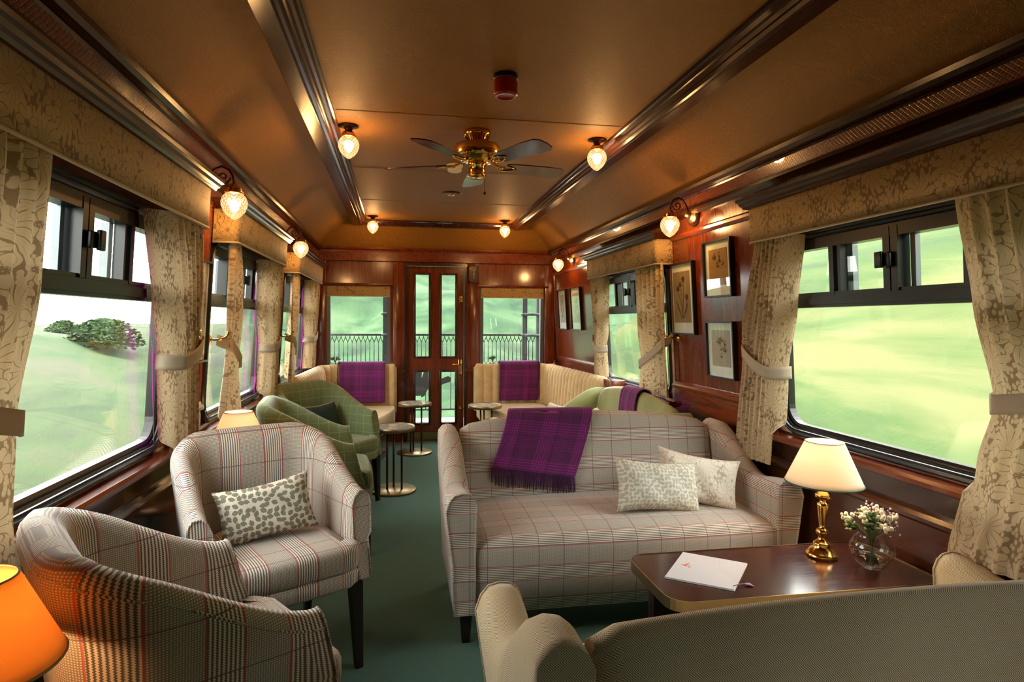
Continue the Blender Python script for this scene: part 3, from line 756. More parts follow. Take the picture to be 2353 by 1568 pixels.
# ---------------------------------------------------------------- lamps
GP = [(.0, -.066), (.012, -.060), (.030, -.046), (.046, -.026), (.055, -.002), (.056, .014), (.050, .034), (.040, .046), (.030, .052)]
def globe(parent, c):
    MB().lathe([(r, z) for r, z in GP], 28, c).build('glass_globe', 'globe', parent)
    MB().lathe([(.028, .050), (.040, .050), (.042, .056), (.034, .060), (.036, .066), (.030, .076), (.016, .082), (.014, .092), (.0, .094)], 20, c).build('gallery', 'brass', parent)
    MB().ellipsoid((c[0], c[1], c[2]-.002), (.022, .022, .028)).build('bulb', 'bulb', parent)
    light('bulb_glow', (c[0], c[1], c[2]-.002), LAMPW, (1, .58, .24), .036, parent)
LAMPW = 26.0
def sconce(s, y, z, label):
    f = side(s); w = f(0, y, z)
    t = thing('wall_lamp', label, 'wall lamp', w, 0, 'brass wall lamps with cut glass globes'); k = -s  # +x into the room when s=-1
    X = lambda d: k*d
    MB().lathe([(0, X(.022)), (.052, X(.022)), (.060, X(.018)), (.066, X(.008)), (.07, 0)], 28, axis='x').build('back_plate', 'dark_wood', t)
    MB().lathe([(0, X(.062)), (.012, X(.06)), (.014, X(.05)), (.026, X(.045)), (.022, X(.038)), (.036, X(.034)), (.040, X(.028)), (.05, X(.022))], 24, axis='x').build('rosette', 'gold', t)
    pts = [(X(.04), 0, .0), (X(.048), 0, .03), (X(.055), 0, .055), (X(.075), 0, .085), (X(.105), 0, .098), (X(.135), 0, .085), (X(.152), 0, .055), (X(.155), 0, .02)]
    mb = MB(); mb.tube(pts, .006, 8)
    sp = [(X(.148-.0), 0, .066)]
    for q in range(22): a = q/21*2.6*PI; r = .030*(1-q/24); sp.append((X(.112+r*cos(a)), 0, .052-r*sin(a)))
    mb.tube(sp[1:], .0035, 6); mb.build('scroll_arm', 'bronze', t)
    globe(t, (X(.155), 0, -.07)); return t
sconce(-1, 2.81, 1.905, 'curled brass wall lamp on the left wall, nearest the camera')
sconce(-1, 4.63, 1.925, 'curled brass wall lamp on the left wall, farther away')
sconce(1, 3.33, 1.965, 'curled brass wall lamp above the framed prints on the right wall')
sconce(1, 5.82, 1.965, 'curled brass wall lamp in the far right corner')
for x, y, lb in ((-.262, 3.32, 'near left globe light on the ceiling beside the fan'), (1.125, 3.32, 'near right globe light on the ceiling beside the fan'), (-.25, 6.1, 'far left globe light at the end of the ceiling'), (1.09, 6.12, 'far right globe light at the end of the ceiling')):
    t = thing('ceiling_lamp', lb, 'ceiling lamp', (x, y, ZC), 0, 'cut glass globe lights on the ceiling')
    MB().lathe([(.0, -.001), (.052, -.001), (.052, -.006), (.03, -.012), (.022, -.016), (.018, -.03)], 24).build('ceiling_rose', 'bronze', t)
    globe(t, (0, 0, -.112))

# fan
FX, FY = .43, 3.30
t = thing('ceiling_fan', 'polished brass ceiling fan with five dark blades', 'ceiling fan', (FX, FY, ZC))
MB().lathe([(.0, 0), (.074, 0), (.076, -.02), (.070, -.026), (.066, -.03), (.05, -.055), (.048, -.068), (.03, -.07)], 32).build('canopy', 'brass', t)
mb = MB()
for k in range(24): a = 2*PI*k/24; mb.box(-.0015+.0*k, .0015, 0, 0, 0, 0) if False else mb.tube([(.068*cos(a), .068*sin(a), -.028), (.052*cos(a), .052*sin(a), -.054)], .002, 4)
mb.build('canopy_slots', 'bronze', t)
MB().lathe([(.03, -.068), (.10, -.070), (.122, -.078), (.127, -.09), (.127, -.135), (.122, -.142), (.118, -.146), (.09, -.165), (.06, -.172), (.0, -.174)], 40).build('motor_housing', 'brass', t)
MB().lathe([(.0, -.17), (.05, -.172), (.055, -.185), (.045, -.192), (.047, -.235), (.050, -.245), (.038, -.254), (.0, -.256)], 32).build('switch_cup', 'brass', t)
for k in range(5):
    a = math.radians(14+72*k); ca, sa = cos(a), sin(a); zb = -.178
    def P(r, w, z=0.): pz = w*math.tan(math.radians(11)); return (r*ca-w*sa, r*sa+w*ca, zb-pz+z)
    mb = MB(); out = [(.17, -.04), (.19, -.048), (.30, -.058), (.42, -.066), (.50, -.064), (.525, -.045), (.533, 0), (.525, .045), (.50, .064), (.42, .066), (.30, .058), (.19, .048), (.17, .04)]
    n = len(out); mb.add([P(r, w, .003) for r, w in out]+[P(r, w, -.003) for r, w in out], [tuple(range(n)), tuple(range(2*n-1, n-1, -1))]+[(i, (i+1) % n, n+(i+1) % n, n+i) for i in range(n)])
    bl = mb.build('fan_blade', 'dark_wood', t)
    mb = MB(); mb.tube([(.10*ca, .10*sa, -.165), (.13*ca, .13*sa, -.182), P(.165, 0, -.004)], [.010, .008, .007], 8)
    for q in (-1, 1): mb.tube([(.11*ca, .11*sa, -.172), P(.14, q*.022, -.008), P(.175, q*.03, -.006), P(.215, q*.014, -.006), P(.235, 0, -.006)], .0045, 6)
    mb.build('blade_bracket', 'brass', bl)
MB().tube([(.03, -.035, -.24), (.036, -.045, -.29), (.036, -.045, -.335)], .0014, 5).ellipsoid((.036, -.045, -.345), (.008, .008, .010)).build('pull_chain', 'bronze', t)

t = thing('alarm_sounder', 'dark red round alarm sounder on the ceiling', 'alarm', (.45, 2.53, ZC))
MB().lathe([(0, 0), (.052, 0), (.053, -.02), (.050, -.022)], 32).build('base', 'black', t)
MB().lathe([(.051, -.02), (.052, -.03), (.052, -.082), (.046, -.09), (.035, -.092), (.034, -.086), (.0, -.086)], 32).build('body', 'red', t)
t = thing('smoke_detector', 'white round smoke detector behind the fan', 'smoke detector', (.372, 4.02, ZC))
MB().lathe([(0, 0), (.056, 0), (.056, -.012), (.05, -.014), (.048, -.03), (.046, -.034), (.048, -.038), (.04, -.046), (.0, -.048)], 28).build('body', 'white', t)
t = thing('ceiling_vent', 'round dark metal vent on the ceiling beyond the fan', 'vent', (.43, 4.9, ZC))
MB().lathe([(0, -.004), (.06, -.004), (.082, -.002), (.084, 0)], 32).lathe([(.05, -.004), (.06, -.014), (.07, -.012), (.078, -.004)], 32).build('ring', 'bronze', t)
mb = MB()
for k in range(6): a = PI*2*k/6; mb.tube([(0, 0, -.016), (.058*cos(a), .058*sin(a), -.010)], .004, 6)
mb.lathe([(0, -.028), (.008, -.026), (.012, -.014)], 14); mb.build('grille', 'gold', t)

# table lamps
def table_lamp(loc, label, shade='shade_w', power=5., h=.0):
    t = thing('table_lamp', label, 'table lamp', loc)
    MB().lathe([(0, 0), (.052, 0), (.053, .010), (.050, .016), (.046, .018), (.040, .030), (.026, .040), (.030, .048), (.026, .052), (.014, .062), (.012, .074), (.020, .082), (.022, .092), (.016, .100), (.010, .106),
                (.011, .115), (.018, .18), (.020, .192), (.011, .198), (.011, .206), (.026, .215), (.027, .226), (.014, .236), (.011, .246), (.015, .256), (.018, .262), (.0, .264)], 28).build('stem', 'brass', t)
    MB().lathe([(0, .262), (.028, .262), (.024, .272), (.010, .276), (.010, .31), (0, .31)], 16).build('socket', 'brass', t)
    z0, z1, r0, r1 = .268, .415, .126, .062
    sh = MB().lathe([(lerp(r0, r1, q/8), lerp(z0, z1, q/8)) for q in range(9)], 48).build('lamp_shade', shade, t, solid=.002)
    mb = MB(); mb.tube([(r0*cos(a), r0*sin(a), z0) for a in [2*PI*k/48 for k in range(49)]], .003, 6, cap=False)
    MB().tube([(r1*cos(a), r1*sin(a), z1) for a in [2*PI*k/48 for k in range(49)]], .002, 6, cap=False).build('top_rim', 'trim', sh)
    mb.build('shade_trim', simple('green trim', (.05, .10, .06), .8) if shade == 'shade_w' else 'trim', sh)
    MB().ellipsoid((0, 0, .335), (.018, .018, .022)).build('bulb', 'bulb_w', t)
    light('bulb_glow', (0, 0, .335), power, (1, .62, .32) if shade == 'shade_w' else (1, .50, .18), .03, t)
    return t

# ---------------------------------------------------------------- furniture
def rot(p, c=(0, 0)): return p
def sofa(label, loc, rz, mat, W=1.5, D=.70, crown=.065, af=.635):
    t = thing('sofa', label, 'sofa', loc, rz); hw = W/2; fy, by = -D/2, D/2; aw = .105
    uvs = lambda a, b, l, c: (c, l)
    # arms
    def hh(q):  # height along depth, q 0 front .. 1 back
        base = af-.03*smooth(q/.35); return base+(.80-base)*smooth((q-.30)/.58)
    for sg in (-1, 1):
        rings = []; nq = 22
        for i in range(nq+1):
            q = i/nq; y = lerp(fy, by, q); h = hh(q); fl = .012*(1-q)
            xi = sg*(hw-aw+.012*smooth((q-.3)/.6)); xo = sg*(hw-.035)
            xt = sg*hw
            P = [(xi, .14), (xi, .35), (xi-sg*.004, h-.10), (xi-sg*.008, h-.045), (xi+sg*.004, h-.018), (xi+sg*.022, h-.003), (lerp(xi, xt, .5), h+.002), (xt-sg*.022, h-.006), (xt-sg*.002, h-.03), (xt+sg*fl, h-.07), (xt, h-.16), (xt-sg*.016, .35), (xt-sg*.022, .14)]
            rings.append([(p[0], y, p[1]) for p in P])
        mb = MB(); mb.loft(rings, uvf=lambda a, b, l, c: (c, l))
        # rounded front panel lip
        f0 = rings[0]; mb.tube([(p[0], p[1]-.001, p[2]) for p in f0], .004, 6)
        mb.build('armrest', mat, t)
    # back
    iw = hw-aw-.003; rings = []; nx = 26
    for i in range(nx+1):
        x = lerp(-iw, iw, i/nx); e = abs(x)/iw; top = .80+crown*(1-e*e); rd = .02*(1-smooth((1-e)/.06))
        top -= rd; yb = by-.004-rd
        P = [(.19, .30), (.195, .45), (.225, .60), (.245, top-.10), (.252, top-.05), (.268, top-.016), (.295, top), (.318, top-.004), (yb-.008, top-.03), (yb, top-.07), (yb-.002, top-.2), (yb-.016, .40), (yb-.02, .14)]
        rings.append([(x, (p[0]-.35+by) if p[0] < .33 else p[0], p[1]) for p in P])
    MB().loft(rings).build('backrest', mat, t)
    # seat
    rings = []
    for i in range(21):
        x = lerp(-iw-.002, iw+.002, i/20); e = abs(x)/iw; cr = .028*(1-e**4); bow = .012*(1-e*e)
        P = [(fy+.012, .14), (fy+.006-bow, .30), (fy+.004-bow, .39), (fy+.012-bow, .415+cr*.3), (fy+.035-bow, .432+cr*.7), (fy+.09, .442+cr), (-.02, .448+cr), (.17, .44+cr), (.25, .42), (.25, .14)]
        rings.append([(x, p[0], p[1]) for p in P])
    MB().loft(rings, uvf=lambda a, b, l, c: (c, l+.01)).build('seat', mat, t)
    for sx in (-1, 1):
        for sy in (-1, 1):
            x, y = sx*(hw-.075), sy*(D/2-.07); mb = MB()
            mb.loft([[(x+a*w, y+b*w, z) for a, b in ((-1, -1), (1, -1), (1, 1), (-1, 1))] for z, w in ((.0, .016), (.145, .027))], smooth=False); mb.build('leg', 'leg_wood', t)
    return t

sofa_p = sofa('plaid two-seat sofa with a purple throw on its back', (.975, 2.705, 0), 0, 'plaid', 1.55, .70)
sofa_h = sofa('beige herringbone sofa in the foreground, seen from behind', (.985, 1.25, 0), PI, 'herring', 1.53, .66, .028, .615)
sofa_g = sofa('plain sage green sofa against the right wall', (1.315, 3.92, 0), -PI/2, 'olive', 1.48, .72)

def armchair(label, loc, rz, mat, grp):
    t = thing('armchair', label, 'armchair', loc, rz, grp); HW = .265; R = .125; FY, BY = -.20, .235
    # plan path (centre line), from right front arm round the back to the left front
    path = []; n1, n2, n3 = 12, 8, 8
    for i in range(n1): path.append((HW+.012*(1-i/n1), lerp(FY, BY-R, i/n1)))
    for i in range(n2): a = PI/2*i/n2; path.append((HW-R+R*cos(a), BY-R+R*sin(a)))
    for i in range(n3+1): path.append((lerp(HW-R, -(HW-R), i/n3), BY))
    for i in range(1, n2+1): a = PI/2+PI/2*i/n2; path.append((-(HW-R)+R*cos(a), BY-R+R*sin(a)))
    for i in range(1, n1+1): path.append((-HW-.012*(i/n1), lerp(BY-R, FY, i/n1)))
    n = len(path); nr = []
    for i in range(n):
        a = Vector(path[max(i-1, 0)]); b = Vector(path[min(i+1, n-1)]); d = (b-a).normalized(); nr.append(Vector((d.y, -d.x)))  # outward
    L = [0.]
    for i in range(1, n): L.append(L[-1]+math.dist(path[i], path[i-1]))
    T = L[-1]; rings = []
    for i in range(n):
        p = Vector(path[i]); o = nr[i]; dist = min(L[i], T-L[i])/.60
        dm = min(L[i], T-L[i]); q_ = clamp((dm-.02)/.44); h = .655+.22*(.45*smooth(q_)+.55*q_**1.1)   # arm front .655 dips, then rises to the back
        bk = smooth((dist-.45)/.5); tip = 1-smooth(dist/.12)
        th = .036+.006*bk; fl = .018+.022*bk+.0*tip
        q = [(-th+.006, .34), (-th+.002, .46), (-th+fl*.4, h-.12), (-th+fl*.7, h-.05), (-th*.8+fl, h-.018), (-th*.2+fl, h), (th*.5+fl, h-.003), (th+fl-.004, h-.022), (th+fl, h-.05), (th+fl*.55-.003, h-.16), (th-.008, .48), (th-.018, .34)]
        drop = .0
        fwd = -.075*tip
        rr = []
        for a, z in q:
            low = clamp((h-z)/(h-.34)); yy = p.y+o.y*a-(.085*low**1.3)*tip*1.0
            rr.append((p.x+o.x*a, yy, z-drop))
        rings.append(rr)
    cl = [0.]
    for i in range(1, n): cl.append(cl[-1]+math.dist(path[i], path[i-1]))
    mb = MB(); mb.loft(rings, uvf=lambda a, b, l, c: (cl[a], rings[a][b % 12][2])); 
    mb.build('tub_shell', mat, t)
    # piping along the top outer edge
    mb = MB(); mb.tube([(r[7][0], r[7][1], r[7][2]-.012) for r in rings], .0035, 6); 
    mb.tube([(r[0], r[1]-.001, r[2]) for r in rings[0]], .0035, 6); mb.tube([(r[0], r[1]-.001, r[2]) for r in rings[-1]], .0035, 6)
    mb.build('piping', mat, t)
    # seat cushion
    def outline(e):
        P = [(-.235-e, -.255), (-.262-e*.6, -.275-e), (-.20, -.312-e), (0, -.318-e), (.20, -.312-e), (.262+e*.6, -.275-e), (.235+e, -.255), (.232+e, .0), (.215+e, .12), (.12, .205+e), (-.12, .205+e), (-.215-e, .12), (-.232-e, .0)]
        return P
    rings = []
    for z, e in ((.385, -.02), (.392, -.006), (.42, .0), (.455, .0), (.475, -.008), (.484, -.03), (.488, -.06)):
        rings.append([(x, y, z) for x, y in outline(e)])
    MB().loft(rings, uvf=lambda a, b, l, c: (rings[a][b % 13][0], rings[a][b % 13][1]+rings[a][b % 13][2])).build('seat_cushion', mat, t)
    rings2 = [[(x, y, z) for x, y in outline(e)] for z, e in ((.325, -.012), (.335, -.004), (.378, -.004), (.386, -.012))]
    MB().loft(rings2, uvf=lambda a, b, l, c: (rings2[a][b % 13][0], rings2[a][b % 13][2])).build('seat_rail', mat, t)
    for sx in (-1, 1):
        for y, dy in ((-.27, -.01), (.20, .05)):
            x = sx*.235; mb = MB(); mb.loft([[(x+sx*k*.01+a*w, y+dy*k+b*w, z) for a, b in ((-1, -1), (1, -1), (1, 1), (-1, 1))] for z, w, k in ((.0, .013, 1), (.335, .023, 0))], smooth=False); mb.build('leg', 'leg_wood', t)
    return t
GC = 'tub armchairs along the left windows'
ch1 = armchair('plaid tub armchair in the bottom left corner, seen from behind', (-.516, 1.555, 0), math.radians(124), 'plaidv', 'plaid tub armchairs by the left window')
ch2 = dup(ch1, (-.50, 2.43, 0), math.radians(29), 'plaid tub armchair holding a leaf-print cushion', 'plaid tub armchairs by the left window')
ch3 = armchair('green check tub armchair, nearer of the two, side on', (-.475, 3.60, 0), math.radians(97), 'green', 'green check tub armchairs')
ch4 = dup(ch3, (-.52, 4.44, 0), math.radians(52), 'green check tub armchair farther away, open towards the camera', 'green check tub armchairs')

# banquettes with channelled backs
def banquette(s, label):
    """s=+1 right corner, -1 left corner.  back along the end wall, then along the side wall"""
    t = thing('banquette', label, 'banquette', group='cream channelled corner banquettes'); X = lambda d: d
    if s > 0: P = [(.815, 6.40), (1.50, 6.40), (1.60, 6.30), (1.66, 4.72)]
    else: P = [(-.015, 6.40), (-.66, 6.40), (-.745, 6.30), (-.79, 4.95)]
    # inner face path sampled
    pts = []
    for i in range(len(P)-1):
        a, b = Vector(P[i]), Vector(P[i+1]); L = (b-a).length; k = max(2, int(L/.008))
        for j in range(k): pts.append(a.lerp(b, j/k))
    pts.append(Vector(P[-1])); S = [0.]
    for i in range(1, len(pts)): S.append(S[-1]+(pts[i]-pts[i-1]).length)
    c0 = Vector((.45 if s > 0 else .3, 5.4)); rings = []; T = S[-1]
    nor = []
    for i in range(len(pts)):
        d = (pts[min(i+6, len(pts)-1)]-pts[max(i-6, 0)]).normalized(); nv = Vector((d.y, -d.x))
        if nv.dot(Vector((.45, 5.0))-pts[i]) < 0: nv = -nv
        nor.append(nv)
    CW = .098
    for i, p in enumerate(pts):
        q = (S[i] % CW)/CW; bul = .020*(abs(sin(q*PI))**.6)-.004; nv = nor[i]
        e = min(S[i], T-S[i]); er = 1-smooth(e/.03); bul -= er*.02
        prof = [(.02+bul*.6, .36), (.025+bul, .48), (.012+bul, .66), (.0+bul, .79-er*.02), (-.012+bul*.9, .835-er*.02), (-.032, .862+bul*.5-er*.03), (-.060, .862+bul*.4-er*.03), (-.075, .845-er*.02), (-.08, .80), (-.08, .36)]
        rings.append([(p.x+nv.x*a, p.y+nv.y*a, z) for a, z in prof])
    MB().loft(rings).build('channelled_back', 'cream', t)
    if s > 0: poly = [(.83, 6.375), (.83, 6.16), (.86, 6.06), (1.06, 5.50), (1.16, 5.15), (1.17, 4.75), (1.62, 4.75), (1.56, 6.28), (1.49, 6.375)]
    else: poly = [(-.03, 6.375), (-.03, 6.10), (-.05, 5.98), (-.16, 5.55), (-.27, 5.2), (-.29, 4.98), (-.75, 4.98), (-.71, 6.28), (-.65, 6.375)]
    c = Vector((sum(p[0] for p in poly)/len(poly), sum(p[1] for p in poly)/len(poly)))
    def ins(e): return [(c.x+(p[0]-c.x)*(1-e), c.y+(p[1]-c.y)*(1-e)) for p in poly]
    # round the corners of the polygon
    def rnd(pl, r=.04):
        out = []; n = len(pl)
        for i in range(n):
            a, b, d = Vector(pl[i-1]), Vector(pl[i]), Vector(pl[(i+1) % n])
            u = (a-b).normalized()*min(r, (a-b).length*.4); w = (d-b).normalized()*min(r, (d-b).length*.4)
            for k in range(4): q = k/3; out.append(((b+u)*(1-q)**2+b*2*q*(1-q)+(b+w)*q*q)[:])
        return out
    MB().loft([[(x, y, z) for x, y in rnd(ins(e))] for z, e in ((.30, .02), (.31, .0), (.40, -.005), (.425, .01), (.436, .04), (.44, .12))]).build('seat', 'cream', t)
    MB().loft([[(x, y, z) for x, y in rnd(ins(e), .01)] for z, e in ((.0, .22), (.24, .22), (.241, .04), (.262, .04), (.263, .07), (.28, .07), (.281, .03), (.299, .03))], smooth=False).build('plinth', 'dark_wood', t)
    return t
banquette(1, 'cream channelled banquette in the far right corner'); banquette(-1, 'cream channelled banquette in the far left corner')
# ledges behind the banquettes
mb = MB(); mb.box(.80, 1.66, 6.485, YB, .80, .835); mb.box(1.745, 1.80, 4.50, 6.48, .79, .82); trim(mb, 'mahogany_h', 'wooden ledge behind the right banquette')
mb = MB(); mb.box(-.82, -.0, 6.485, YB, .80, .835); trim(mb, 'mahogany_h', 'wooden ledge behind the left banquette')
o = MB().rbox(1.665, 1.79, 4.53, 4.69, .72, .862, .006).build('shelf_end', 'mahogany'); tag(o, 'reddish wooden shelf end behind the right banquette', 'shelf')
MB().rbox(1.66, 1.795, 4.525, 4.695, .0, .72, .003).build('support', 'dark_wood', o)
t = thing('extinguisher', 'small red extinguisher top in the far right corner', 'extinguisher', (1.74, 6.50, .0))
MB().lathe([(0, 0), (.032, 0), (.034, .01), (.034, .84), (.026, .86), (.012, .87), (.012, .89), (0, .89)], 16).build('body', 'red', t); MB().rbox(-.012, .012, -.03, .02, .875, .90, .004).build('handle', 'black', t)

# round side tables
def side_table(label, loc, rz):
    t = thing('side_table', label, 'side table', loc, rz, 'round brass-edged drinks tables'); R = .166
    MB().lathe([(0, 0), (.172, 0), (.175, .003), (.175, .013), (.172, .016), (0, .017)], 40).build('base', 'brass_a', t)
    for k, (x, y) in enumerate(((-.05, -.02), (.0, .045), (.062, -.025))): MB().tube([(x, y, .015), (x, y, .478)], .0085, 10).build('post', 'bronze', t)
    MB().lathe([(.0, .476), (R-.004, .476), (R, .480), (R, .506), (R-.002, .509), (R-.007, .509), (R-.007, .500)], 48).build('rim', 'brass_a', t)
    MB().lathe([(0, .502), (R-.006, .502)], 48).build('table_top', 'marble', t)
    return t
T1 = side_table('round marble-topped drinks table beside the nearer green armchair', (-.035, 4.70, 0), 0)
dup(T1, (.165, 6.03, 0), .3, 'round marble-topped drinks table in front of the end door')
dup(T1, (.845, 5.80, 0), .1, 'round marble-topped drinks table in front of the right banquette')
dup(T1, (.865, 4.86, 0), .8, 'round drinks table half hidden behind the plaid sofa')

# coffee table
t = thing('coffee_table', 'dark wooden table with brass edge between the two front sofas', 'table', (1.28, 1.83, 0))
def rr2(x0, x1, y0, y1, r, n=6):
    return [(p[0], p[1]) for p in rrect(x0, x1, y0, y1, r, n)]
TZ = .488; P = rr2(-.475, .475, -.19, .19, .07)
mb = MB(); n = len(P)
MB().loft([[(x*.992, y*.98, z) for x, y in P] for z in (TZ-.03, TZ)], smooth=False).build('table_top', 'table_wood', t)
MB().loft([[(x*k, y*k2, z) for x, y in P] for z, k, k2 in ((TZ-.032, .99, .975), (TZ-.032, 1, 1), (TZ+.003, 1, 1), (TZ+.003, .994, .985), (TZ-.0, .994, .985))], cap=False, smooth=False).build('edge_band', 'brass_a', t)
for sx in (-1, 1):
    for sy in (-1, 1): MB().rbox(sx*.38-.025, sx*.38+.025, sy*.12-.022, sy*.12+.022, 0, TZ-.03, .003).build('leg', 'leg_wood', t)
MB().box(-.38, .38, -.12, .12, TZ-.075, TZ-.031).build('apron', 'leg_wood', t)

table_lamp((1.505, 1.905, TZ+.0005), 'brass table lamp with a white shade on the dark table', 'shade_w', 9.)
# hidden lamp tables on the left
for (x, y, lb) in ((-.735, 2.93, 'small dark table under the lamp behind the plaid armchair'), (-.69, 1.09, 'small dark table under the amber lamp at the left edge')):
    t = thing('lamp_table', lb, 'table', (x, y, 0))
    MB().lathe([(0, .462), (.14, .462), (.144, .47), (.14, .482), (0, .484)], 32).build('table_top', 'table_wood', t)
    MB().lathe([(0, 0), (.10, 0), (.10, .012), (.03, .03), (.02, .06), (.02, .44), (.05, .462)], 20).build('pedestal', 'leg_wood', t)
table_lamp((-.735, 2.93, .4845), 'glowing cream lamp shade behind the plaid armchair', 'shade_w', 9.)
table_lamp((-.69, 1.09, .4845), 'amber lamp shade cut off by the bottom left corner', 'shade_o', 5.)

# brochure
bp = [(.86, 1.815), (1.02, 2.005), (1.195, 1.875), (1.035, 1.69)]
c = Vector((sum(p[0] for p in bp)/4, sum(p[1] for p in bp)/4))
t = thing('brochure', 'white booklet with an orange emblem and lilac tassel on the table', 'booklet', (c.x, c.y, TZ+.001))
q = [(p[0]-c.x, p[1]-c.y) for p in bp]
def brochm():
    n = NT('booklet cover'); v = n.uv(kind='Object'); o = n.sep(v)
    vein = n.math('PINGPONG', n.noise(v, 30, 2, 1.), .02); l = n.math('SUBTRACT', 1., n.step(vein, .002, .009))
    msk = n.step(n.math('ADD', o[0], n.math('MULTIPLY', n.noise(v, 25, 2), .08)), .06, .10)
    n.pbr(n.mix(n.math('MULTIPLY', n.math('MULTIPLY', l, msk), .8), (.72, .71, .74), (.52, .5, .56)), .45); return n.m
for i, (z, k) in enumerate(((.0, 1.0), (.003, .985))):
    zs = [(z, z, z, z)]
    MB().add([(x*k, y*k, z) for x, y in q]+[(x*k, y*k, z+.0022) for x, y in q], [(3, 2, 1, 0), (4, 5, 6, 7)]+[(a, (a+1) % 4, 4+(a+1) % 4, 4+a) for a in range(4)]).build('page' if i == 0 else 'cover', 'paper' if i == 0 else brochm(), t)
mb = MB()
for k in range(3): mb.add([((x*.9+.012), (y*.9-.004), .001+.0005*k) for x, y in q], [(0, 1, 2, 3)])
random.seed(3); ex, ey = -.055, .045
for dx, dy, r in ((0, 0, .007), (.010, .006, .005), (.006, -.012, .004), (-.008, .004, .004), (.018, .012, .003), (.004, -.022, .003), (.014, -.004, .003)):
    mb2 = mb if False else None
mb = MB()
for dx, dy, r in ((0, 0, .007), (.010, .006, .005), (.006, -.012, .004), (-.008, .004, .004), (.018, .012, .003), (.004, -.022, .003), (.014, -.004, .003)):
    mb.lathe([(0, .0056), (r, .0055), (r, .005)], 8, (ex+dx, ey+dy, 0))
mb.build('emblem', 'orange', t)
mb = MB(); tx, ty = q[3][0]+.03, q[3][1]+.03
mb.tube([(tx-.02, ty-.005, .006), (tx, ty, .007), (tx+.02, ty+.004, .006)], .0015, 5)
for k in range(14): mb.tube([(tx+.02, ty+.004, .006), (tx+.035, ty+.004+(k-7)*.0012, .005), (tx+.05, ty+.004+(k-7)*.0018, .002)], .0009, 4)
mb.build('tassel', 'lilac', t)

# ---------------------------------------------------------------- flowers
def bouquet(label, loc, r, big, seed):
    rnd = random.Random(seed); t = thing('flower_vase', label, 'vase of flowers', loc)
    cz = r*.93
    prof_ = [(0, .002), (r*.5, .003), (r*.8, cz-r*.55), (r*.97, cz-r*.25), (r, cz), (r*.97, cz+r*.25), (r*.8, cz+r*.6), (r*.62, cz+r*.8), (r*.66, cz+r*.86)]
    MB().lathe(prof_, 32).build('glass_bowl', 'vase', t)
    MB().lathe([(0, .006), (r*.5, .007), (r*.78, cz-r*.55), (r*.93, cz-r*.25), (r*.95, cz-.1*r), (0, cz-.1*r)], 28).build('water', 'water', t)
    H = r*2.9 if big else r*2.4; spread = r*1.25
    st = MB(); lf = MB(); fl = MB(); pf = MB()
    for k in range(26 if big else 18):
        a = rnd.uniform(0, 2*PI); e = rnd.uniform(.1, 1)**.7; tx, ty = spread*e*cos(a), spread*e*sin(a); tz = cz+r*.8+(H-r*1.7)*(1-.55*e*e)*rnd.uniform(.75, 1.1)
        st.tube([(-tx*.3, -ty*.3, .012), (tx*.15, ty*.15, cz+r*.6), (tx*.8, ty*.8, lerp(cz+r*.7, tz, .7)), (tx, ty, tz)], .0016, 5)
        kind = k % 3
        if kind == 0:      # leaf sprig
            for j in range(6):
                q_ = Matrix.Rotation(a+rnd.uniform(-.9, .9), 3, 'Z') @ Matrix.Rotation(rnd.uniform(-1.1, -.1), 3, 'Y')
                L = r*rnd.uniform(.35, .6); w = L*.3; b0 = Vector((tx*.8, ty*.8, tz-r*.3))
                pts = [(0, 0, 0), (L*.35, w, .003), (L*.75, w*.8, .0), (L, 0, -.004), (L*.75, -w*.8, 0), (L*.35, -w, .003)]
                lf.add([(b0+q_ @ Vector(p))[:] for p in pts]+[(b0+q_ @ Vector((L*.5, 0, -.004)))[:]], [(i, (i+1) % 6, 6) for i in range(6)], smooth=True)
        elif kind == 1:    # pale berries
            for j in range(9):
                p = (tx+rnd.uniform(-1, 1)*r*.22, ty+rnd.uniform(-1, 1)*r*.22, tz+rnd.uniform(-.2, .25)*r); rr = r*rnd.uniform(.06, .105)
                fl.ellipsoid(p, (rr, rr, rr*1.2), 8, 6)
        else:
            for j in range(12):
                p = (tx+rnd.uniform(-1, 1)*r*.3, ty+rnd.uniform(-1, 1)*r*.3, tz+rnd.uniform(-.35, .3)*r); rr = r*rnd.uniform(.03, .06)
                pf.ellipsoid(p, (rr, rr, rr), 6, 4)
    st.build('stem', 'stem', t); lf.build('leaf', 'leafg' if big else 'leafd', t, solid=.001)
    fl.build('berries', 'cream_fl' if big else 'leafg', t)['kind'] = 'stuff'; pf.build('blossom', 'pink_fl' if big else 'leafd', t)['kind'] = 'stuff'
bouquet('round glass vase of cream and pink flowers beside the brass lamp', (1.605, 1.79, TZ+.001), .069, True, 5)
bouquet('small dark bouquet on the ledge at the left end window', (-.66, 6.535, .8355), .042, False, 8)
bouquet('small dark bouquet on the ledge at the right end window', (1.04, 6.545, .8355), .042, False, 9)

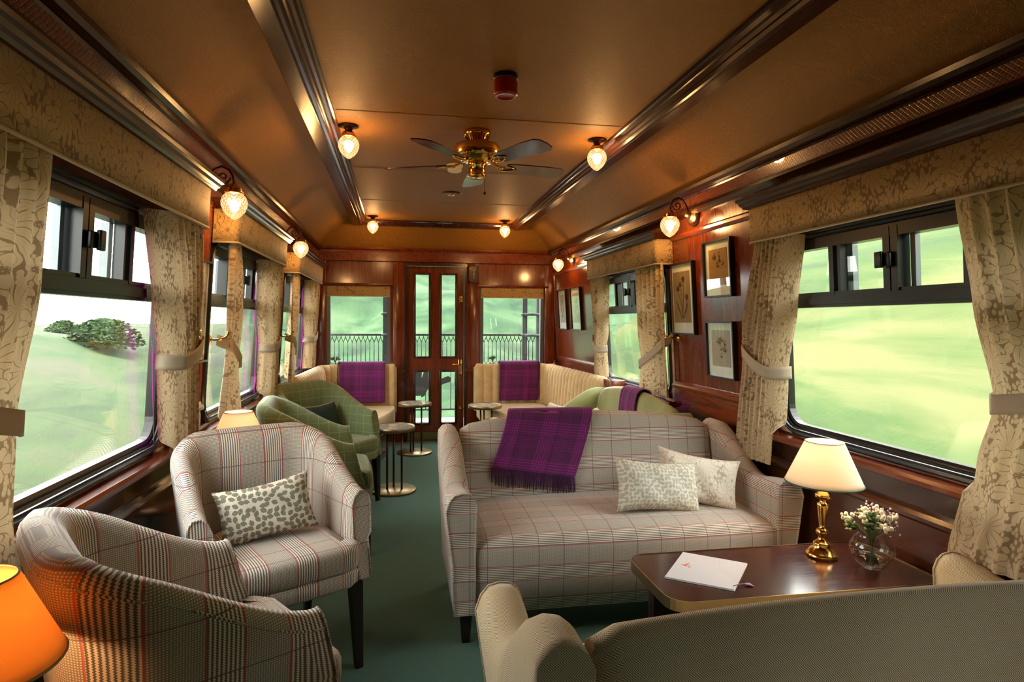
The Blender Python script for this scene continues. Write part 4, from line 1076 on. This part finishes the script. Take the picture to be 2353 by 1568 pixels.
# ---------------------------------------------------------------- cushions
def cushion(label, loc, w, h, th, mat, rotm, piping=None, grp=None):
    t = thing('cushion', label, 'cushion', loc, group=grp); t.rotation_mode = 'XYZ'; t.rotation_euler = rotm
    def fn(sg):
        def f(u, v):
            x, z = u*2-1, v*2-1; pin = 1-.07*(1-z*z*z*z)*0-.06*(1-abs(z)**2)*abs(x)**3
            X = x*w/2*(1-.09*(1-z*z)*abs(x)); Z = z*h/2*(1-.15*(1-x*x)*abs(z))
            b = (max(0, (1-x**4))*max(0, (1-z**4)))**.45
            wr = .004*sin(x*9+z*4)*b
            return (X, sg*(th/2*b+.001)+wr*sg, Z)
        return f
    mb = MB()
    for sg in (1, -1): mb.grid(fn(sg), 24, 18, lambda u, v: (u*w, v*h))
    mb.build('cover', mat, t)
    if piping:
        P = [];
        for k in range(81):
            q = k/80*4; i = int(q) % 4; r = q-int(q); P.append([(r, 0), (1, r), (1-r, 1), (0, 1-r)][i])
        MB().tube([fn(1)(*p) for p in P], .004, 6, cap=False).build('piping', piping, t)
    return t
R = math.radians
cushion('leaf-print cushion lying in the plaid armchair', (-.505, 2.41, .592), .36, .225, .11, 'leaf', (R(-18), R(-7), R(22)))
cushion('small leaf-print cushion in front on the plaid sofa', (1.175, 2.565, .575), .42, .245, .13, 'leaf2', (R(-22), R(6), R(4)))
cushion('plain pale floral cushion behind the leaf-print one on the plaid sofa', (1.405, 2.63, .58), .40, .25, .12, 'floral_c', (R(-20), R(10), R(-12)))
cushion('dark green cushion with beige piping in the farther green armchair', (-.555, 4.47, .60), .36, .25, .10, 'darkgreen', (R(-20), R(0), R(52)), 'trim')
cushion('pale floral cushion at the far end of the sage green sofa', (1.22, 4.40, .575), .34, .26, .10, 'floral_c', (R(-25), R(0), R(-60)))
cushion('pale leaf-print cushion against the back of the sage green sofa', (1.40, 4.05, .58), .36, .26, .10, 'leaf2', (R(-25), R(0), R(-90)))

# ---------------------------------------------------------------- throws
def throw(label, path, x0, x1, xf, loc, rz, skew=(0, 0), fringe=True, uvoff=0., side_fr=0):
    """cloth over a back; path = [(y,z)...] from behind over the top to the front, local to the seat furniture"""
    t = thing('throw_blanket', label, 'throw', loc, rz, 'purple checked wool throws')
    L = [0.]
    for i in range(1, len(path)): L.append(L[-1]+math.dist(path[i], path[i-1]))
    T = L[-1]
    def at(s_):
        s_ = clamp(s_, 0, T)
        for i in range(1, len(path)):
            if s_ <= L[i]:
                q = (s_-L[i-1])/max(1e-6, L[i]-L[i-1]); return lerp(path[i-1][0], path[i][0], q), lerp(path[i-1][1], path[i][1], q)
        return path[-1]
    def fn(u, v):
        y, z = at(v*T*(1+skew[1]*(u-1)) if v > .5 else v*T); x = lerp(x0, x1, u)+skew[0]*v**2
        x += (xf-1)*(u-.5)*(x1-x0)*v
        w = .006*sin(u*11+v*3)+.004*sin(u*23+1)
        return (x, y-.006-abs(w)*v, z+.004)
    nu, nv = 40, 50
    b = MB().grid(fn, nu, nv, lambda u, v: (u*(x1-x0)+uvoff, v*T)).build('cloth', 'throw', t, solid=.006)
    # a folded second layer just behind
    if fringe:
        mb = MB(); rnd = random.Random(4)
        for k in range(70):
            u = k/69; p = fn(u, 1.); l = .085*rnd.uniform(.85, 1.12); dx = rnd.uniform(-.006, .006)
            mb.tube([p, (p[0]+dx*.5, p[1]-.004, p[2]-l*.5), (p[0]+dx, p[1]-.007+rnd.uniform(-.004, .004), max(p[2]-l, .462 if fringe is True else fringe))], [.0028, .0024, .0016], 5)
        mb.build('fringe', 'fringe', t)['kind'] = 'stuff'
    if side_fr:
        mb = MB(); rnd = random.Random(6); u = 0 if side_fr < 0 else 1
        for k in range(60):
            p = fn(u, lerp(.25, .98, k/59)); l = .028*rnd.uniform(.7, 1.2)
            mb.tube([p, (p[0]+side_fr*l*.6, p[1]-.004, p[2]-l*.3), (p[0]+side_fr*l*.8, p[1]-.004, p[2]-l*.9)], .0022, 4)
        mb.build('side_fringe', 'fringe', t)['kind'] = 'stuff'
    return t
sp = [(.362, .62), (.362, .74), (.356, .815), (.34, .862), (.318, .874), (.295, .876), (.268, .868), (.248, .845), (.238, .79), (.232, .70), (.216, .60), (.203, .535)]
throw('purple checked throw with fringe hanging over the back of the plaid sofa', sp, -.40, .055, .93, (.975, 2.705, 0), 0, (-.13, .10), True)
sg_ = [(p[0]+.01, p[1]) for p in sp]
throw('purple throw over the back of the sage green sofa', sg_, -.10, .19, .9, (1.315, 3.92, 0), -PI/2, (-.03, 0), False, .3)
bp_ = [(6.50, .66), (6.50, .80), (6.49, .86), (6.465, .892), (6.43, .894), (6.40, .88), (6.375, .85), (6.355, .78), (6.34, .60), (6.335, .50), (6.33, .47)]
throw('bright purple throw over the back of the left banquette', bp_, -.60, -.135, 1.0, (0, 0, 0), 0, (0, 0), False, .05, -1)
throw('dark purple throw over the back of the right banquette', bp_, 1.09, 1.52, 1.0, (0, 0, 0), 0, (-.02, 0), False, .55, 1)

# ---------------------------------------------------------------- pictures
def picm(kind):
    n = NT('botanical print %d' % kind); v = n.uv(kind='UV'); g = n.noise(v, 6, 3)
    base = {0: (.36, .24, .12), 1: (.38, .20, .07), 2: (.45, .40, .33), 3: (.5, .48, .42)}[kind]
    n.pbr(n.mix(n.math('MULTIPLY', g, .4), base, tuple(c*.8 for c in base)), .7); return n.m
def picture(s, y0, y1, z0, z1, kind, label, mat=.055):
    f = side(s); t = thing('framed_print', label, 'framed print', group='black framed prints')
    fw = .010
    mb = MB(f)
    for q in ((y0, y0+fw, z0, z1), (y1-fw, y1, z0, z1), (y0+fw, y1-fw, z0, z0+fw), (y0+fw, y1-fw, z1-fw, z1)): mb.box(.003, .028, *q)
    mb.build('frame', 'black_frame', t)
    MB(f).box(.004, .013, y0+fw, y1-fw, z0+fw, z1-fw).build('mount', 'paper', t)
    a, b, c, d = y0+mat, y1-mat, z0+mat*1.35, z1-mat
    MB(f).box(.012, .0145, a, b, c, d).build('print', picm(kind), t)
    mb = MB(f); w, h = b-a, d-c
    if kind == 0:   # tulips
        for bx, by, tx, ty in ((.5, .08, .62, .80), (.55, .08, .30, .62), (.6, .08, .78, .45), (.5, .08, .45, .70)):
            pts = [(.0155, b-w*lerp(bx, tx, k/6)-.01*sin(k/6*PI), c+h*lerp(by, ty, k/6)) for k in range(7)]; mb.tube(pts, .0012, 4)
            mb.ellipsoid((.0158, b-w*tx, c+h*(ty+.05)), (.001, w*.10, h*.055), 10, 6)
        for bx, tx, ty in ((.45, .15, .45), (.6, .85, .38)):
            mb.tube([(.0155, b-w*lerp(bx, tx, k/6), c+h*lerp(.08, ty, (k/6)**.8)) for k in range(7)], [.001, .003, .004, .004, .003, .002, .001], 4)
        mb.build('drawing', simple('tulip ink', (.07, .03, .04), .7), t)
    else:
        rnd = random.Random(kind*7+int(y0*10))
        for k in range(9):
            x, z = rnd.uniform(.25, .75), rnd.uniform(.15, .8)
            mb.tube([(.0155, a+w*(x+.06*sin(j+k)), c+h*(z+.03*j)) for j in range(5)], .001, 4); mb.ellipsoid((.0155, a+w*x, c+h*z), (.0008, w*.05, h*.03), 8, 4)
        mb.build('drawing', simple('sepia ink', (.14, .07, .03), .7), t)
    MB(f).box(.017, .019, y0+fw, y1-fw, z0+fw, z1-fw).build('glazing', 'glass', t)
picture(1, 3.345, 3.675, 1.252, 1.70, 0, 'framed tulip print, tallest of the three beside the big curtain')
picture(1, 2.925, 3.215, 1.468, 1.785, 1, 'framed brown figure print, upper right of the three prints', .05)
picture(1, 2.93, 3.22, 1.015, 1.335, 2, 'framed print reflecting the window, lower right of the three', .05)
picture(1, 6.10, 6.42, 1.245, 1.672, 3, 'tall framed print nearest the far right corner')
picture(1, 5.60, 5.93, 1.245, 1.672, 3, 'tall framed print beside the sunlit far curtain')
picture(-1, 2.78, 3.02, 1.13, 1.60, 3, 'framed print half hidden between two left curtains')

# ---------------------------------------------------------------- outside: observation platform
mb = MB(); 
for k in range(14): mb.box(-1.05+k*.21, -1.05+k*.21+.203, YB+.07, 7.85, -.09, -.05)
o = mb.build('platform_deck', simple('pale weathered boards', (.42, .40, .36), .7)); tag(o, 'pale boarded deck of the open platform outside the door', 'deck')
t = thing('railing', 'black iron railing with pointed arches round the open platform', 'railing', (0, 7.62, 0))
MB().box(-.95, 1.80, -.02, .02, 1.14, 1.165).build('handrail', 'iron', t)
MB().box(-.95, 1.80, -.012, .012, .19, .21).box(-.95, 1.80, -.012, .012, .775, .785).build('lower_rail', 'iron', t)
sp_ = .0535; nb = 51; 
for k in range(nb):
    x = -.94+k*sp_; mb = MB()
    mb.tube([(x, 0, 1.06 if k % 2 == 0 else 1.06), (x, 0, .81)], .0055, 6)
    mb.tube([(x, 0, 1.06), (x+sp_/2, 0, 1.125), (x+sp_/2, 0, 1.14)], .005, 6); mb.tube([(x, 0, 1.06), (x-sp_/2, 0, 1.125)], .005, 6)
    mb.tube([(x, 0, .82), (x+sp_/2, 0, .785)], .004, 6); mb.tube([(x, 0, .82), (x-sp_/2, 0, .785)], .004, 6)
    if k % 3 == 0: mb.tube([(x, 0, .785), (x, 0, .19)], .006, 6)
    mb.build('arched_bar', 'iron', t)
# heraldic cut-out plate
mb = MB(); pts = [(.20, .50), (.22, .56), (.26, .60), (.34, .60), (.36, .66), (.40, .74), (.44, .70), (.46, .62), (.52, .58), (.60, .60), (.68, .63), (.72, .60), (.70, .55), (.62, .53), (.56, .49), (.48, .50), (.42, .46), (.38, .38), (.34, .36), (.32, .44), (.26, .46), (.22, .42)]
mb.prism([(x-.05, z) for x, z in pts], -.028, -.02, axis='y'); mb.prism([(.10, .38), (.28, .38), (.30, .75), (.10, .76)], -.03, -.022, axis='y')
mb.build('crest_plate', 'iron', t)
for x, y, w in ((-.15, 7.60, .036), (-.93, 7.60, .03), (1.62, 7.60, .03), (1.79, 7.52, .03)):
    p = MB().loft([[(x+a*w, y+b*w, z) for a, b in ((-1, -1), (1, -1), (1, 1), (-1, 1))] for z in (-.05, 2.5)], smooth=False).lathe([(w*1.2, -.02), (w*1.7, -.01), (w*1.7, .01), (w*1.2, .02)], 16, (x, y, 1.42)).lathe([(w*1.2, -.02), (w*1.7, -.01), (w*1.7, .01), (w*1.2, .02)], 16, (x, y, 1.155)).build('platform_post', 'iron')
    tag(p, {-.15: 'thick black post seen through the left end window', -.93: 'slim black post at the left edge of the left end window', 1.62: 'black post seen through the right end window', 1.79: 'black post at the right edge of the right end window'}[x], 'post')
mb = MB(); mb.tube([(1.60, 7.5, 1.42), (1.80, 7.45, 1.42)], .018, 10); mb.tube([(1.60, 7.5, 1.15), (1.80, 7.45, 1.15)], .018, 10)
for k in range(12): mb.tube([(1.79, 7.40-.055*k, .2), (1.79, 7.40-.055*k, 1.10)], .006, 6)
mb.tube([(1.79, 7.45, 1.10), (1.79, 6.75, 1.10)], .012, 8); mb.tube([(1.79, 7.45, .2), (1.79, 6.75, .2)], .012, 8)
tag(mb.build('platform_gate', 'iron'), 'barred iron gate at the right side of the platform', 'gate')

# ---------------------------------------------------------------- landscape
def grass(name, c1, c2, c3, sx, sy):
    n = NT(name); v = n.uv((sx, sy, 1), kind='Object'); f = n.noise(v, 1., 6, .6, rough=.62); g = n.noise(v, .27, 2)
    c = n.ramp(f, [(.36, c1), (.5, c2), (.64, c3)]); c = n.mix(n.math('MULTIPLY', n.step(g, .45, .75), .45), c, c3)
    n.pbr(c, .95); return n.m
def terrain(name, x0, x1, y0, y1, hf, mat, label, cat, nx=60, ny=60):
    o = MB().grid(lambda u, v: (lerp(x0, x1, u), lerp(y0, y1, v), hf(lerp(x0, x1, u), lerp(y0, y1, v))), nx, ny).build(name, mat)
    tag(o, label, cat); o['kind'] = 'structure'; return o
gr = grass('bright meadow grass', (.010, .034, .0008), (.028, .055, .002), (.082, .082, .020), .5, .10)
terrain('hill', 2.6, 40, -30, 60, lambda x, y: -1.0+max(0, x-3.4)*.56+.25*sin(x*.6+y*.15)*clamp((x-4)/3), gr, 'green meadow slope rising beside the right windows', 'hillside')
gl = grass('rough verge grass', (.003, .018, .0008), (.016, .044, .0015), (.044, .046, .018), .6, .25)
terrain('field', -60, -1.7, -30, 80, lambda x, y: -1.1+min(1.9, max(0, -x-3.)*.28)+.22*sin(x*1.1+y*.7)*clamp((-x-3)/2)-.01*max(0, -x-14), gl, 'rough green verge and pale field beyond the left windows', 'field')
gb = grass('wooded slope green', (.006, .026, .009), (.022, .060, .020), (.055, .092, .042), .5, 1.1)
terrain('woodland', -4.5, 12, 14, 44, lambda x, y: -1.2+max(0, y-15)*.75+.8*sin(x*.9)*sin(y*.8)*clamp((y-16)/4), gb, 'wooded green slope behind the end platform', 'hillside')
o = MB().box(-1.6, 2.55, YB+.8, 30, -1.2, -1.12).box(-40, 40, -60, Y00-.3, -1.2, -1.12).build('track_bed', simple('pale ballast', (.32, .30, .29), .9)); tag(o, 'grey ballast of the track behind the platform', 'track'); o['kind'] = 'structure'
rnd = random.Random(11)
for k, (x, y, r) in enumerate(((-8.9, 20, 1.1), (-13.5, 27, .7))):
    t = thing('bush', ['round green bush on the skyline beyond the nearest left window', 'smaller far bush beyond the left windows'][k], 'bush', (x, y, -1.1+min(1.9, max(0, -x-3.)*.28)-.1))
    mb = MB()
    for j in range(1500):
        a, e = rnd.uniform(0, 6.28), rnd.uniform(0, 1)**.5; hh = rnd.uniform(0, 1); e *= math.sqrt(max(0, 1-hh*hh)); q = r*rnd.uniform(.05, .11)
        c = Vector((r*e*cos(a), r*e*sin(a), r*hh*.8+.03*sin(a*5))); m_ = Matrix.Rotation(rnd.uniform(0, 6.3), 3, 'Z') @ Matrix.Rotation(rnd.uniform(0, 3), 3, 'X')
        mb.add([(c+m_ @ Vector(p)*q)[:] for p in ((-1, 0, 0), (0, -.5, .1), (1, 0, 0), (0, .5, .1))], [(0, 1, 2, 3)])
    mb.build('foliage', gl, t)

# ---------------------------------------------------------------- world, camera, output look
w = bpy.data.worlds.new('overcast'); scn.world = w; w.use_nodes = True; nt = w.node_tree; nt.nodes.clear()
wo = nt.nodes.new('ShaderNodeOutputWorld'); bg = nt.nodes.new('ShaderNodeBackground'); tc = nt.nodes.new('ShaderNodeTexCoord'); sx = nt.nodes.new('ShaderNodeSeparateXYZ'); rp = nt.nodes.new('ShaderNodeValToRGB')
nt.links.new(tc.outputs['Generated'], sx.inputs[0]); nt.links.new(sx.outputs[2], rp.inputs[0]); nt.links.new(rp.outputs[0], bg.inputs[0]); nt.links.new(bg.outputs[0], wo.inputs[0])
rp.color_ramp.elements[0].color = (1, .97, .92, 1); rp.color_ramp.elements[1].color = (.97, .97, 1, 1)
bg.inputs[1].default_value = 12.5

f_, cx_, cy_, VPX, VPY = 1372., 1140., 784., 915., 738.
yv = Vector(((VPX-cx_)/f_, -(VPY-cy_)/f_, -1)).normalized(); zv = Vector((0, 1, 0)); zv = (zv-yv*zv.dot(yv)).normalized(); xv = yv.cross(zv)
Rm = Matrix((xv, yv, zv))
cam = bpy.data.cameras.new('camera'); co = bpy.data.objects.new('camera', cam); COL.objects.link(co)
cam.sensor_width = 36; cam.lens = f_/2353*36; cam.shift_x = (1176.5-cx_)/2353; cam.clip_start = .02; cam.clip_end = 300
co.matrix_world = Matrix.Translation((0, 0, EYE)) @ Rm.to_4x4()
scn.camera = co
vs = scn.view_settings; vs.view_transform = 'Standard'; vs.look = 'None'; vs.gamma = 1; vs.exposure = -0.05; vs.use_curve_mapping = False
scn.cycles.transparent_max_bounces = 24
